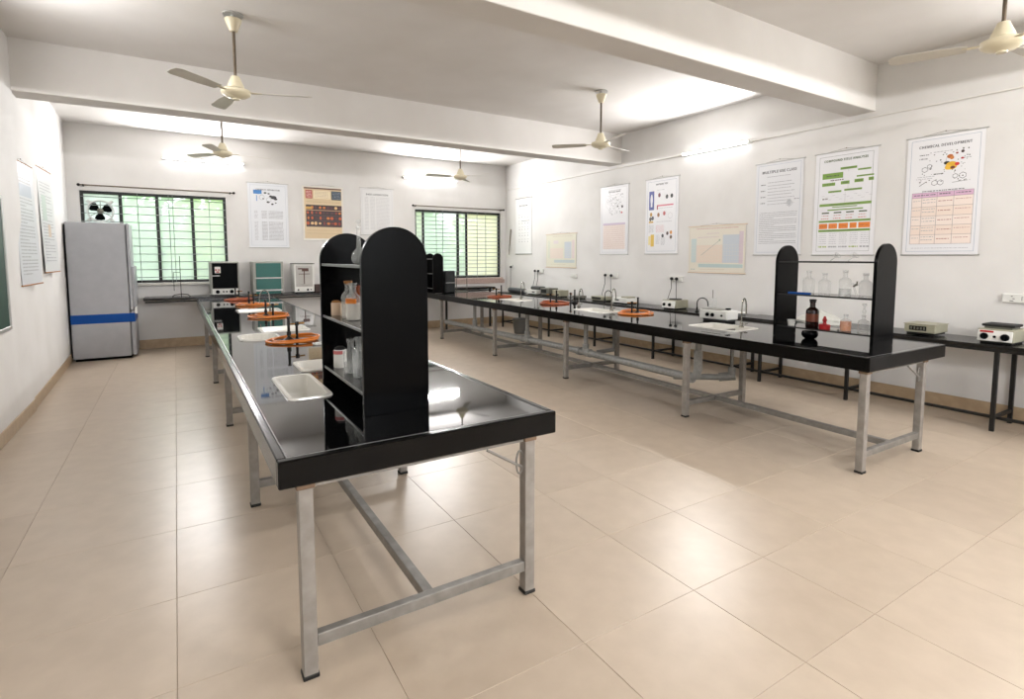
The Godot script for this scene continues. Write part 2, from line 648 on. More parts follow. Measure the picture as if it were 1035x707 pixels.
func curtain_rod(called, label, x0, x1, y):
	var t := thing(called, label, "curtain rod", P((x0 + x1) * 0.5, y, ZF - 0.07), 0.0, "curtain rods above the far windows")
	var h: float = (x1 - x0) * 0.5
	var s := mb()
	tube(s, [Vector3(-h, 0, 0), Vector3(h, 0, 0)], 0.011, 8)
	put("rod", s, M.brown_rod, t)
	for sg in [-1, 1]:
		s = mb()
		lathe(s, [Vector2(0.0, -0.025), Vector2(0.02, -0.015), Vector2(0.024, 0.0), Vector2(0.02, 0.015), Vector2(0.0, 0.025)], Vector3.ZERO, 10)
		var o := put("finial", s, M.dark_metal, t)
		o.rotation.z = PI / 2
		o.position = Vector3(sg * h, 0, 0)
		s = mb()
		span(s, Vector3(sg * (h - 0.06) - 0.01, -0.02, -0.07), Vector3(sg * (h - 0.06) + 0.01, 0.012, 0.012), 0.002)
		put("bracket", s, M.dark_metal, t)


# ------------------------------------------------------------------ garden outside the windows
func build_outside():
	var s := mb()
	span(s, P(-25, -0.6, 9.3), P(35, -0.4, 45), 0.0)
	var g := put("garden_ground", s, M.ground)
	g.set_meta("kind", "structure")
	var spots := [[-1.75, 13.0, 1.5, 0], [1.35, 13.0, 1.5, 1], [-0.3, 17.0, 1.9, 0], [5.75, 13.0, 1.45, 0], [8.75, 13.0, 1.45, 2], [7.4, 17.0, 1.9, 0], [11.6, 17.0, 1.9, 2]]
	var tips := ["leafy green tree outside the left panes of the window behind the refrigerator", "pale green tree outside the right panes of the window behind the refrigerator", "green tree farther back, seen through the window behind the refrigerator", "green tree outside the left half of the far right window", "yellow green tree outside the right half of the far right window", "green tree farther back, seen through the far right window", "yellow green tree farthest right in the garden outside"]
	for k in spots.size():
		var d: Array = spots[k]
		var t := thing("garden_tree", tips[k], "tree", P(d[0], -0.4, d[1]), 0.0, "trees in the garden outside the windows")
		s = mb()
		tube(s, [Vector3(0, 0, 0), Vector3(0.06, 1.1, 0.02), Vector3(0.0, 2.2, 0.0), Vector3(0.05, 3.4, 0.0)], 0.13, 8, 0.05)
		put("trunk", s, M.bark, t)
		s = mb()
		var r: float = d[2]
		for i in 2600:
			var v := Vector3(rng.randfn(), rng.randfn(), rng.randfn()).normalized() * pow(rng.randf(), 0.45)
			var c := Vector3(v.x * r, 2.1 + v.y * 2.0, v.z * r * 0.7)
			var n := Vector3(rng.randfn(), rng.randfn() + 0.6, rng.randfn()).normalized()
			var a := n.cross(Vector3(rng.randfn(), rng.randfn(), rng.randfn())).normalized()
			var b := n.cross(a)
			var l := rng.randf_range(0.09, 0.19)
			tri(s, c - a * l, c + b * l * 0.45, c + a * l, n, n, n)
			tri(s, c - a * l, c - b * l * 0.45, c + a * l, n, n, n)
		put("foliage", s, M.leaf[d[3]], t).set_meta("kind", "stuff")


# ------------------------------------------------------------------ tube lights and ceiling fans
func build_tubes_and_fans():
	tube_light("glowing tube light on the far wall above the window behind the refrigerator", P(0.575, 3.31, ZF), 0.0, 1.24, 9.2)
	tube_light("glowing tube light on the far wall above the right hand window", P(4.92, 3.31, ZF), 0.0, 1.24, 9.2)
	tube_light("glowing tube light on the right wall above the pastel chart", P(XR, 3.185, 3.02), -PI / 2, 1.12, 6.2)
	tube_light("tube light on the right wall of the near bay", P(XR, 3.185, -1.6), -PI / 2, 1.12, 6.0)
	tube_light("tube light on the left wall above the chalkboard", P(XL, 3.3, 3.0), PI / 2, 1.12, 3.0)
	tube_light("tube light on the left part of the back wall", P(1.4, 3.2, ZB), PI, 1.24, 11.0)
	tube_light("tube light on the right part of the back wall", P(4.8, 3.2, ZB), PI, 1.24, 11.0)
	var f := make_fan("cream three blade ceiling fan nearest the left, hanging before the far beam", P(0.59, YC, 3.30), 0.70, -0.35)
	fan_copy(f, "small cream ceiling fan hanging behind the far beam near the left tube light", P(0.70, YC, 6.6), 0.15)
	fan_copy(f, "small cream ceiling fan hanging behind the far beam near the right tube light", P(4.60, YC, 6.85), 0.9)
	fan_copy(f, "cream ceiling fan between the two beams near the right wall tube light", P(4.88, YC, 3.28), 0.25)
	fan_copy(f, "cream ceiling fan cut by the top right edge of the picture", P(5.0, YC, -0.765), 2.0)


func fan_copy(f, label, at, turn):
	copy_of(f, at, 0.0, label).rotation.y = turn


func tube_light(label, at, turn, length, power := 8.6):
	var t := thing("tube_light", label, "tube light", at, turn, "fluorescent tube lights on the walls")
	var s := mb()
	span(s, Vector3(-length * 0.5 - 0.03, -0.022, 0.0), Vector3(length * 0.5 + 0.03, 0.022, 0.045), 0.004)
	put("batten", s, M.white_plastic, t)
	for sg in [-1, 1]:
		s = mb()
		box(s, Vector3(sg * (length * 0.5 + 0.012), -0.005, 0.06), Vector3(0.022, 0.045, 0.055), 0.004)
		put("holder", s, M.white_plastic, t)
	s = mb()
	tube(s, [Vector3(-length * 0.5, -0.008, 0.068), Vector3(length * 0.5, -0.008, 0.068)], 0.014, 12)
	put("tube", s, M.tube_glow, t)
	var a := AreaLight3D.new()
	a.name = "tube_lamp"
	a.area_size = Vector2(length, 0.03)
	a.light_color = Color(0.995, 0.988, 0.985)
	a.light_energy = power
	a.shadow_enabled = true
	a.area_range = 30.0
	a.area_attenuation = 2.0
	a.position = Vector3(0, -0.008, 0.086)
	a.rotation.y = PI
	t.add_child(a, true)


func make_fan(label, at, drop, turn) -> Node3D:
	var t := thing("ceiling_fan", label, "ceiling fan", at, turn, "cream ceiling fans")
	var s := mb()
	lathe(s, [Vector2(0.0, -0.012), Vector2(0.085, -0.012), Vector2(0.085, 0.0), Vector2(0.0, 0.0)], Vector3.ZERO, 20)
	lathe(s, [Vector2(0.0, -0.045), Vector2(0.02, -0.045), Vector2(0.02, -0.01)], Vector3.ZERO, 12)
	put("ceiling_plate", s, M.alu, t)
	s = mb()
	lathe(s, [Vector2(0.0, -0.15), Vector2(0.032, -0.15), Vector2(0.04, -0.13), Vector2(0.068, -0.06), Vector2(0.07, -0.045), Vector2(0.06, -0.04), Vector2(0.0, -0.04)], Vector3.ZERO, 20)
	put("upper_canopy", s, M.cream, t)
	s = mb()
	tube(s, [Vector3(0, -0.14, 0), Vector3(0, -drop + 0.14, 0)], 0.013, 10)
	put("down_rod", s, M.brown_rod, t)
	s = mb()
	lathe(s, [Vector2(0.0, 0.06), Vector2(0.068, 0.06), Vector2(0.07, 0.075), Vector2(0.042, 0.14), Vector2(0.034, 0.16), Vector2(0.0, 0.165)], Vector3(0, -drop, 0), 20)
	put("lower_canopy", s, M.cream, t)
	s = mb()
	lathe(s, [Vector2(0.0, -0.045), Vector2(0.03, -0.045), Vector2(0.034, -0.035), Vector2(0.085, -0.02), Vector2(0.118, 0.0), Vector2(0.125, 0.02), Vector2(0.122, 0.038), Vector2(0.09, 0.052), Vector2(0.0, 0.058)], Vector3(0, -drop, 0), 28)
	put("motor", s, M.cream, t)
	for k in 3:
		var b := Node3D.new()
		b.name = "blade_arm"
		s = mb()
		xf = Transform3D(Basis(Vector3.UP, k * TAU / 3), Vector3(0, -drop + 0.02, 0))
		box(s, Vector3(0.16, 0, 0), Vector3(0.12, 0.006, 0.04), 0.002)
		var arm := put("blade_arm", s, M.cream, t)
		s = mb()
		xf = Transform3D(Basis(Vector3.UP, k * TAU / 3) * Basis(Vector3(1, 0, 0), -PI / 2 + 0.18), Vector3(0, -drop + 0.018, 0))
		var poly := PackedVector2Array()
		for q in [[0.19, -0.045], [0.35, -0.06], [0.60, -0.066], [0.64, -0.05], [0.65, 0.0], [0.64, 0.05], [0.60, 0.066], [0.35, 0.06], [0.19, 0.045]]:
			poly.append(Vector2(q[0], q[1]))
		prism(s, poly, 0.003)
		put("blade", s, M.blade, arm)
		b.free()
	return t


# ------------------------------------------------------------------ benches
const BH := 0.872


func loop_rect(x0, x1, z0, z1, r, y) -> Array:
	var pts := []
	var cs := [[x1 - r, z1 - r, 0.0], [x0 + r, z1 - r, PI / 2], [x0 + r, z0 + r, PI], [x1 - r, z0 + r, PI * 1.5]]
	for c in cs:
		for k in 6:
			var a: float = c[2] + PI / 2 * k / 5.0
			pts.append(Vector3(c[0] + r * cos(a), y, c[1] + r * sin(a)))
	return pts


func loft(s, loops: Array, eye: Vector3):
	for i in loops.size() - 1:
		var n: int = loops[i].size()
		for k in n:
			var a: Vector3 = loops[i][k]
			var b: Vector3 = loops[i][(k + 1) % n]
			var c: Vector3 = loops[i + 1][(k + 1) % n]
			var d: Vector3 = loops[i + 1][k]
			var nn := (c - a).cross(d - b)
			if nn.length() < 0.0000001:
				continue
			nn = nn.normalized()
			if nn.dot(eye - (a + c) * 0.5) < 0.0:
				nn = -nn
			quad(s, a, b, c, d, nn)


func cap(s, lp: Array, n: Vector3):
	var c := Vector3.ZERO
	for p in lp:
		c += p
	c /= lp.size()
	for k in lp.size():
		tri(s, c, lp[k], lp[(k + 1) % lp.size()], n, n, n)


func gooseneck(s, at: Vector3, h: float, reach: float, dir: Vector3, r: float):
	var pts := [at, at + Vector3(0, h * 0.55, 0)]
	for k in 9:
		var a := PI * k / 8.0
		pts.append(at + Vector3(0, h * 0.62 + sin(a) * h * 0.38, 0) + dir * (reach * 0.5 * (1.0 - cos(a))))
	pts.append(at + Vector3(0, h * 0.45, 0) + dir * reach)
	tube(s, pts, r, 8)


func bench(called, label, at, turn, w, length, legs, lx, rx, sinks, taps) -> Node3D:
	# local: x across, -z along the bench, the origin at the near left corner on the floor
	var t := thing(called, label, "lab bench", at, turn, "black topped lab benches")
	var s := mb()
	var e := 0.035
	var ah := 0.105
	# apron frame all round, with a bevelled lip
	span(s, Vector3(0, BH - ah, 0), Vector3(w, BH, -e), 0.005)
	span(s, Vector3(0, BH - ah, -length + e), Vector3(w, BH, -length), 0.005)
	span(s, Vector3(0, BH - ah, -e), Vector3(e, BH, -length + e), 0.005)
	span(s, Vector3(w - e, BH - ah, -e), Vector3(w, BH, -length + e), 0.005)
	put("edge_band", s, M.black_edge, t)
	s = mb()
	for q in [[e, w - e, e, e + 0.004], [e, w - e, length - e - 0.004, length - e], [e, e + 0.004, e, length - e], [w - e - 0.004, w - e, e, length - e]]:
		span(s, Vector3(q[0], BH - 0.01, -q[2]), Vector3(q[1], BH - 0.0008, -q[3]), 0.0)
	put("seam_strip", s, M.seam, t)
	# stone top with cut-outs for the sinks
	s = mb()
	var xs := [e + 0.004, w - e - 0.004]
	var zs := [e + 0.004, length - e - 0.004]
	for k in sinks:
		xs += [k[0], k[1]]
		zs += [k[2], k[3]]
	xs.sort()
	zs.sort()
	for i in xs.size() - 1:
		for j in zs.size() - 1:
			if xs[i + 1] - xs[i] < 0.0005 or zs[j + 1] - zs[j] < 0.0005:
				continue
			var cx: float = (xs[i] + xs[i + 1]) * 0.5
			var cz: float = (zs[j] + zs[j + 1]) * 0.5
			var hole := false
			for k in sinks:
				if cx > k[0] and cx < k[1] and cz > k[2] and cz < k[3]:
					hole = true
			if hole:
				continue
			for y in [BH - 0.002, BH - 0.028]:
				var n := Vector3.UP if y > BH - 0.01 else Vector3.DOWN
				quad(s, Vector3(xs[i], y, -zs[j]), Vector3(xs[i + 1], y, -zs[j]), Vector3(xs[i + 1], y, -zs[j + 1]), Vector3(xs[i], y, -zs[j + 1]), n)
	put("stone_top", s, M.granite, t)
	for k in sinks:
		s = mb()
		var x0: float = k[0]
		var x1: float = k[1]
		var z0: float = -k[3]
		var z1: float = -k[2]
		var dep: float = k[4]
		var o := 0.012
		var cr: float = k[5] if k.size() > 5 else 0.05
		var y := BH
		var lps := [loop_rect(x0 - o, x1 + o, z0 - o, z1 + o, cr, y - 0.002), loop_rect(x0 - o + 0.003, x1 + o - 0.003, z0 - o + 0.003, z1 + o - 0.003, cr - 0.002, y + 0.007), loop_rect(x0 + 0.012, x1 - 0.012, z0 + 0.012, z1 - 0.012, cr - 0.008, y + 0.006), loop_rect(x0 + 0.025, x1 - 0.025, z0 + 0.025, z1 - 0.025, cr - 0.012, y - dep * 0.6), loop_rect(x0 + 0.045, x1 - 0.045, z0 + 0.045, z1 - 0.045, cr - 0.02, y - dep)]
		loft(s, lps, Vector3((x0 + x1) * 0.5, y + 0.6, (z0 + z1) * 0.5))
		cap(s, lps[4], Vector3.UP)
		# outside of the bowl, seen from below the bench
		var out := [loop_rect(x0 + 0.005, x1 - 0.005, z0 + 0.005, z1 - 0.005, 0.04, y - 0.03), loop_rect(x0 + 0.035, x1 - 0.035, z0 + 0.035, z1 - 0.035, 0.03, y - dep - 0.012)]
		loft(s, out, Vector3((x0 + x1) * 0.5, y + 3.0, (z0 + z1) * 0.5))
		cap(s, out[1], Vector3.DOWN)
		var sk := put("sink", s, M.ceramic, t)
		s = mb()
		lathe(s, [Vector2(0.0, 0.0), Vector2(0.022, 0.0), Vector2(0.022, 0.004), Vector2(0.0, 0.004)], Vector3(x1 - 0.1, y - dep, z0 + 0.1), 12)
		put("drain", s, M.dark_metal, sk)
	for k in taps:
		var ta := Vector3(k[0], BH, -k[1])
		s = mb()
		lathe(s, [Vector2(0.026, 0.0), Vector2(0.026, 0.012), Vector2(0.016, 0.02), Vector2(0.014, 0.06), Vector2(0.0, 0.06)], ta, 12)
		gooseneck(s, ta, k[2], 0.12, Vector3(k[3], 0, 0), 0.0075)
		var tp := put("water_tap", s, M.chrome, t)
		s = mb()
		tube(s, [ta + Vector3(0, 0.04, 0), ta + Vector3(0, 0.04, 0.05)], 0.008, 8)
		box(s, ta + Vector3(0, 0.045, 0.055), Vector3(0.045, 0.01, 0.012), 0.002)
		put("valve_handle", s, M.chrome, tp)
	# legs and rails
	var mid: float = (lx + rx) * 0.5
	for k in legs.size():
		var z: float = -legs[k]
		for x in [lx, rx]:
			s = mb()
			span(s, Vector3(x - 0.0265, 0.015, z - 0.0265), Vector3(x + 0.0265, BH - ah - 0.018, z + 0.0265), 0.003)
			var lg := put("leg", s, M.steel, t)
			s = mb()
			span(s, Vector3(x - 0.03, 0.0, z - 0.03), Vector3(x + 0.03, 0.018, z + 0.03), 0.003)
			put("rubber_foot", s, M.rubber, lg)
			s = mb()
			span(s, Vector3(x - 0.033, BH - ah - 0.02, z - 0.033), Vector3(x + 0.033, BH - 0.03, z + 0.033), 0.003)
			put("top_plate", s, M.rust, lg)
		s = mb()
		span(s, Vector3(lx + 0.0265, 0.115, z - 0.02), Vector3(rx - 0.0265, 0.165, z + 0.02), 0.003)
		put("cross_rail", s, M.rail, t)
		if k > 0:
			s = mb()
			span(s, Vector3(mid - 0.022, 0.115, -legs[k - 1] - 0.02), Vector3(mid + 0.022, 0.163, z + 0.02), 0.003)
			put("long_rail", s, M.rail, t)
		s = mb()
		span(s, Vector3(lx - 0.02, BH - ah - 0.02, z - 0.02), Vector3(rx + 0.02, BH - 0.028, z + 0.02), 0.002)
		put("bearer", s, M.rail, t)
	# brace with a ring at the near right leg
	var lg0 := Vector3(rx - 0.03, 0.60, -legs[0])
	s = mb()
	tube(s, [lg0 + Vector3(0, 0.02, 0), lg0 + Vector3(-0.18, 0.13, -0.01)], 0.007, 6)
	put("brace_rod", s, M.rail, t)
	s = mb()
	var ring := []
	for k in 17:
		var a := TAU * k / 16.0
		ring.append(lg0 + Vector3(-0.012 + 0.018 * cos(a), 0.045 + 0.055 * sin(a), 0.0))
	tube(s, ring, 0.005, 6)
	put("ring_handle", s, M.rail, t)
	return t


func build_benches():
	# [x0, x1, z0, z1, depth] of each sink; local z grows into the room
	var a := P(0.336, 0, -0.254)
	bench("lab_bench", "long black stone topped lab bench nearest the camera, running back towards the ovens", a, 0.0, 1.225, 8.72, [0.045, 1.72, 3.66, 5.72, 7.85], 0.095, 1.09,
		[[0.19, 0.395, 0.86, 1.46, 0.16], [0.385, 0.76, 1.56, 1.90, 0.10], [0.18, 0.50, 3.12, 3.54, 0.16, 0.12], [0.41, 0.84, 3.62, 4.02, 0.10], [0.40, 0.92, 5.84, 6.24, 0.14]],
		[[0.74, 5.58, 0.30, -1.0], [0.72, 2.15, 0.26, 1.0]])
	var R := P(4.263, 0, -0.373)
	var t := bench("lab_bench", "long black stone topped lab bench with grey drain pipes, running along the right wall", R, -0.0155, 1.219, 8.55, [0.05, 1.70, 3.70, 5.62, 7.75], 0.05, 0.935,
		[[0.38, 0.78, 1.42, 1.98, 0.15], [0.40, 0.76, 3.42, 4.02, 0.15], [0.40, 0.76, 5.6, 6.1, 0.15]],
		[[0.72, 1.58, 0.30, 0.6], [0.72, 3.58, 0.30, 0.6], [0.74, 4.32, 0.26, 0.6], [0.72, 5.9, 0.3, 0.6]])
	# waste pipes under the bench
	var s := mb()
	var y := 0.33
	var px := 0.34
	tube(s, [Vector3(px, y + 0.30, -1.80), Vector3(px, y + 0.1, -1.80), Vector3(px, y + 0.03, -1.82), Vector3(px, y, -1.9), Vector3(px, y, -4.0), Vector3(px, y - 0.03, -6.0), Vector3(px, y - 0.06, -8.2)], 0.045, 14)
	var pipe := put("drain_pipe", s, M.pvc, t)
	for z in [1.86, 3.55, 3.75, 5.0, 5.2, 6.9]:
		s = mb()
		tube(s, [Vector3(px, y - 0.012 * max(0.0, (z - 4.0) * 1.2), -z), Vector3(px, y - 0.012 * max(0.0, (z - 3.9) * 1.2), -z - 0.07)], 0.056, 14)
		put("pipe_collar", s, M.pvc, pipe)
	for z in [3.65, 5.10, 6.9]:
		s = mb()
		tube(s, [Vector3(px, y - 0.02, -z), Vector3(px, 0.44, -z)], 0.045, 12)
		tube(s, [Vector3(px, 0.44, -z), Vector3(px, 0.78, -z)], 0.03, 12)
		put("riser_pipe", s, M.pvc, t)
	s = mb()
	tube(s, [Vector3(px, 0.6, -1.80), Vector3(px, 0.72, -1.80)], 0.033, 12)
	put("riser_pipe", s, M.pvc, t)
	s = mb()
	tube(s, [Vector3(0.78, 0.72, -1.72), Vector3(0.78, 0.42, -1.72)], 0.014, 8)
	tube(s, [Vector3(0.78, 0.42, -1.72), Vector3(0.78, 0.34, -1.72)], 0.038, 12)
	tube(s, [Vector3(0.81, 0.33, -1.70), Vector3(0.70, 0.305, -1.82)], 0.048, 12)
	tube(s, [Vector3(0.70, 0.305, -1.82), Vector3(0.36, 0.29, -2.15)], 0.034, 12)
	put("trap_pipe", s, M.pvc, t)
	s = mb()
	tube(s, [Vector3(0.80, 0.74, -3.6), Vector3(0.80, 0.40, -3.6), Vector3(0.80, 0.33, -3.62), Vector3(0.66, 0.28, -3.8)], 0.03, 12)
	put("trap_pipe", s, M.pvc, t)


# ------------------------------------------------------------------ side counter along the right wall
const SY := 0.80
const SX := 6.33


func build_side_counter():
	var t := thing("side_counter", "long narrow black counter on black steel legs against the right wall", "counter", P(SX, 0, -2.4))
	var z1 := 10.86
	var s := mb()
	span(s, Vector3(0, SY - 0.028, 0), Vector3(XR - SX - 0.005, SY, -z1), 0.004)
	put("worktop", s, M.counter, t)
	s = mb()
	span(s, Vector3(0.02, SY - 0.065, -0.03), Vector3(0.05, SY - 0.028, -z1 + 0.03), 0.002)
	put("front_rail", s, M.black_steel, t)
	var prev := -1.0
	for z in [0.1, 1.93, 3.21, 4.27, 4.68, 6.1, 7.5, 8.9, 10.7]:
		for x in [0.045, 0.50]:
			s = mb()
			span(s, Vector3(x - 0.017, 0, -z + 0.017), Vector3(x + 0.017, SY - 0.028, -z - 0.017), 0.002)
			put("leg", s, M.black_steel, t)
		s = mb()
		span(s, Vector3(0.065, 0.11, -z + 0.015), Vector3(0.48, 0.14, -z - 0.015), 0.002)
		put("cross_bar", s, M.black_steel, t)
		if prev >= 0.0:
			s = mb()
			span(s, Vector3(0.07, 0.112, -prev - 0.02), Vector3(0.10, 0.138, -z + 0.02), 0.002)
			put("low_bar", s, M.black_steel, t)
		prev = z
	var b := mb()
	span(b, Vector3(-0.25, 0, -1.0), Vector3(0.25, 0.014, 1.0), 0.003)
	var o := put("black_board", b, M.counter)
	o.position = P(6.60, SY, 1.2)
	o.set_meta("label", "flat black board lying on the right wall counter under the grey balance")
	o.set_meta("category", "board")


# ------------------------------------------------------------------ counter and ovens at the far wall
const FY := 0.915


func build_far_counter():
	var t := thing("far_counter", "black counter along the far wall under the windows, carrying the ovens", "counter", P(-0.42, 0, 8.5))
	var w := 6.72
	var s := mb()
	span(s, Vector3(0, FY - 0.045, 0), Vector3(w, FY, -0.49), 0.004)
	put("worktop", s, M.counter, t)
	s = mb()
	span(s, Vector3(0.02, FY - 0.085, -0.03), Vector3(w - 0.02, FY - 0.06, -0.06), 0.003)
	put("rail", s, M.black_steel, t)
	for x in [2.9, 4.2, 5.5, 6.6]:
		s = mb()
		span(s, Vector3(x - 0.02, 0, -0.03), Vector3(x + 0.02, FY - 0.03, -0.07), 0.002)
		put("leg", s, M.black_steel, t)
	# black oven
	t = thing("hot_air_oven", "black fronted grey lab oven under the first poster, at the window's edge", "oven", P(0.79, FY, 8.75))
	cabinet(t, 0.46, 0.60, 0.40, M.oven_grey)
	s = mb()
	span(s, Vector3(-0.195, 0.13, 0.2), Vector3(0.205, 0.575, 0.225), 0.006)
	var d := put("door", s, M.oven_black, t)
	s = mb()
	span(s, Vector3(-0.20, 0.345, 0.226), Vector3(-0.08, 0.36, 0.245), 0.003)
	put("handle", s, M.alu, d)
	s = mb()
	span(s, Vector3(-0.155, 0.40, 0.226), Vector3(-0.065, 0.51, 0.2285), 0.001)
	put("notice", s, M.paper, d)
	s = mb()
	for q in [[-0.135, 0.455, 0.03], [-0.09, 0.455, 0.03], [-0.11, 0.42, 0.05]]:
		box(s, Vector3(q[0], q[1], 0.229), Vector3(q[2], 0.022, 0.001), 0.0)
	put("notice_print", s, M.red, d)
	s = mb()
	span(s, Vector3(-0.205, 0.02, 0.2), Vector3(0.205, 0.12, 0.215), 0.004)
	put("control_panel", s, M.white_plastic, t)
	for q in [[-0.12, 0.032], [-0.03, 0.014], [0.02, 0.014], [0.10, 0.032]]:
		knob(t, Vector3(q[0], 0.07, 0.215), q[1], M.oven_black)
	# teal oven
	t = thing("incubator_oven", "teal fronted grey incubator with a cross handle, between the black oven and white case", "oven", P(1.50, FY, 8.75))
	cabinet(t, 0.52, 0.60, 0.40, M.oven_grey)
	for q in [[0.31, 0.57], [0.09, 0.285]]:
		s = mb()
		span(s, Vector3(-0.205, q[0], 0.2), Vector3(0.215, q[1], 0.222), 0.006)
		put("door", s, M.teal, t)
	s = mb()
	span(s, Vector3(-0.225, 0.288, 0.2), Vector3(0.235, 0.308, 0.235), 0.004)
	put("handle_bar", s, M.alu, t)
	s = mb()
	span(s, Vector3(-0.225, 0.06, 0.2), Vector3(0.235, 0.085, 0.23), 0.004)
	put("sill_bar", s, M.alu, t)
	s = mb()
	span(s, Vector3(-0.21, 0.005, 0.2), Vector3(0.21, 0.055, 0.215), 0.003)
	put("base_panel", s, M.teal, t)
	# white balance case
	t = thing("balance_case", "white balance case with a printed front, right of the teal incubator", "balance", P(2.13, FY, 8.74))
	cabinet(t, 0.36, 0.55, 0.34, M.white_plastic)
	s = mb()
	span(s, Vector3(-0.19, 0.55, -0.18), Vector3(0.19, 0.565, 0.19), 0.003)
	put("lid", s, M.grey_metal, t)
	s = mb()
	span(s, Vector3(-0.15, 0.12, 0.17), Vector3(0.15, 0.52, 0.174), 0.002)
	put("glass_front", s, flat_mat(Color(0.72, 0.71, 0.69), 0.15), t)
	s = mb()
	tube(s, [Vector3(0, 0.16, 0.18), Vector3(0, 0.42, 0.18)], 0.008, 8)
	tube(s, [Vector3(-0.10, 0.36, 0.18), Vector3(0.10, 0.36, 0.18)], 0.006, 6)
	box(s, Vector3(0.02, 0.44, 0.178), Vector3(0.12, 0.06, 0.006), 0.002)
	box(s, Vector3(-0.07, 0.46, 0.178), Vector3(0.08, 0.025, 0.006), 0.002)
	put("beam", s, flat_mat(Color(0.32, 0.2, 0.16), 0.5), t)
	s = mb()
	lathe(s, [Vector2(0.0, 0.0), Vector2(0.06, 0.012), Vector2(0.05, 0.02), Vector2(0.0, 0.02)], Vector3(0, 0.15, 0.2), 14)
	put("pan", s, M.alu, t)
	for q in [[-0.11, 0.016], [0.06, 0.02], [0.12, 0.012]]:
		knob(t, Vector3(q[0], 0.06, 0.17), q[1], M.oven_black)
	# brown weight boxes
	for q in [[2.40, 0.13, "brown wooden weight box beside the white balance case, the left of two"], [2.55, 0.15, "brown wooden weight box behind the rack, the right of two"]]:
		t = thing("weight_box", q[2], "box", P(q[0], FY, 8.72), 0.0, "weight boxes on the far counter")
		s = mb()
		span(s, Vector3(-q[1] * 0.5, 0, -0.1), Vector3(q[1] * 0.5, 0.12, 0.1), 0.006)
		put("body", s, M.dark_brown, t)
		s = mb()
		span(s, Vector3(-q[1] * 0.5 - 0.004, 0.12, -0.104), Vector3(q[1] * 0.5 + 0.004, 0.15, 0.104), 0.006)
		put("lid", s, M.dark_brown, t)
	# wire stand at the left window
	t = thing("wire_stand", "thin black wire burette stand on the counter before the left window", "stand", P(0.12, FY, 8.72))
	s = mb()
	tube(s, [Vector3(-0.13, 0.006, 0.06), Vector3(-0.10, 0.03, 0.03), Vector3(0, 0.04, 0), Vector3(0.10, 0.03, 0.03), Vector3(0.13, 0.006, 0.06)], 0.008, 6)
	tube(s, [Vector3(0, 0.04, 0), Vector3(0, 0.006, -0.12)], 0.008, 6)
	put("foot", s, M.dark_metal, t)
	s = mb()
	tube(s, [Vector3(0, 0.03, 0), Vector3(0.0, 0.70, 0)], 0.006, 6)
	put("upright", s, M.dark_metal, t)
	s = mb()
	tube(s, [Vector3(0, 0.42, 0), Vector3(-0.1, 0.42, 0.01), Vector3(-0.1, 0.10, 0.01)], 0.005, 6)
	put("arm", s, M.dark_metal, t)


func cabinet(t, w, h, d, m):
	var s := mb()
	span(s, Vector3(-w * 0.5, 0.015, -d * 0.5), Vector3(w * 0.5, h, d * 0.5), 0.008)
	put("body", s, m, t)
	for x in [-1, 1]:
		for z in [-1, 1]:
			s = mb()
			lathe(s, [Vector2(0.018, 0.0), Vector2(0.015, 0.018), Vector2(0.0, 0.018)], Vector3(x * (w * 0.5 - 0.04), 0, z * (d * 0.5 - 0.04)), 10)
			put("foot", s, M.rubber, t)


func knob(t, at: Vector3, r: float, m, tilt := 0.0) -> MeshInstance3D:
	var s := mb()
	lathe(s, [Vector2(r, 0.0), Vector2(r, r * 0.35), Vector2(r * 0.75, r * 0.9), Vector2(0.0, r * 0.95)], Vector3.ZERO, 16)
	box(s, Vector3(0, r * 1.0, r * 0.3), Vector3(r * 0.25, r * 0.3, r * 1.1), 0.001)
	var o := put("knob", s, m, t)
	o.position = at
	o.rotation.x = PI / 2 - tilt
	return o


func build_fridge():
	var t := thing("refrigerator", "tall grey refrigerator with a blue band in the far left corner, seen from its side", "refrigerator", P(-0.925, 0, 8.48))
	var s := mb()
	span(s, Vector3(-0.40, 0.035, -0.36), Vector3(0.335, 2.125, 0.355), 0.012)
	put("body", s, M.fridge, t)
	s = mb()
	span(s, Vector3(-0.37, 0.0, -0.34), Vector3(0.33, 0.035, 0.35), 0.003)
	put("plinth", s, M.oven_black, t)
	s = mb()
	span(s, Vector3(-0.412, 0.06, -0.33), Vector3(-0.40, 2.09, 0.345), 0.002)
	put("back_panel", s, M.oven_black, t)
	s = mb()
	span(s, Vector3(0.345, 0.76, -0.36), Vector3(0.385, 2.125, 0.345), 0.01)
	put("door", s, M.fridge, t)
	s = mb()
	span(s, Vector3(0.345, 0.045, -0.36), Vector3(0.40, 0.745, 0.345), 0.01)
	var d := put("door", s, M.fridge, t)
	s = mb()
	span(s, Vector3(0.40, 0.70, 0.20), Vector3(0.43, 0.80, 0.33), 0.006)
	put("handle", s, M.white_plastic, d)
	s = mb()
	span(s, Vector3(0.385, 0.80, -0.36), Vector3(0.42, 1.45, 0.30), 0.008)
	put("door_bin", s, M.fridge, t)
	s = mb()
	span(s, Vector3(-0.4005, 0.575, 0.34), Vector3(0.40, 0.715, 0.3585), 0.0015)
	span(s, Vector3(0.39, 0.575, -0.36), Vector3(0.403, 0.715, 0.34), 0.0015)
	put("blue_band", s, M.blue, t)


# ------------------------------------------------------------------ bottle racks
func arch(w, h) -> PackedVector2Array:
	var p := PackedVector2Array()
	p.append(Vector2(0, 0))
	p.append(Vector2(w, 0))
	var r: float = w * 0.5
	for k in 25:
		var a := PI * k / 24.0
		p.append(Vector2(r + r * cos(a), h - r + r * sin(a)))
	return p


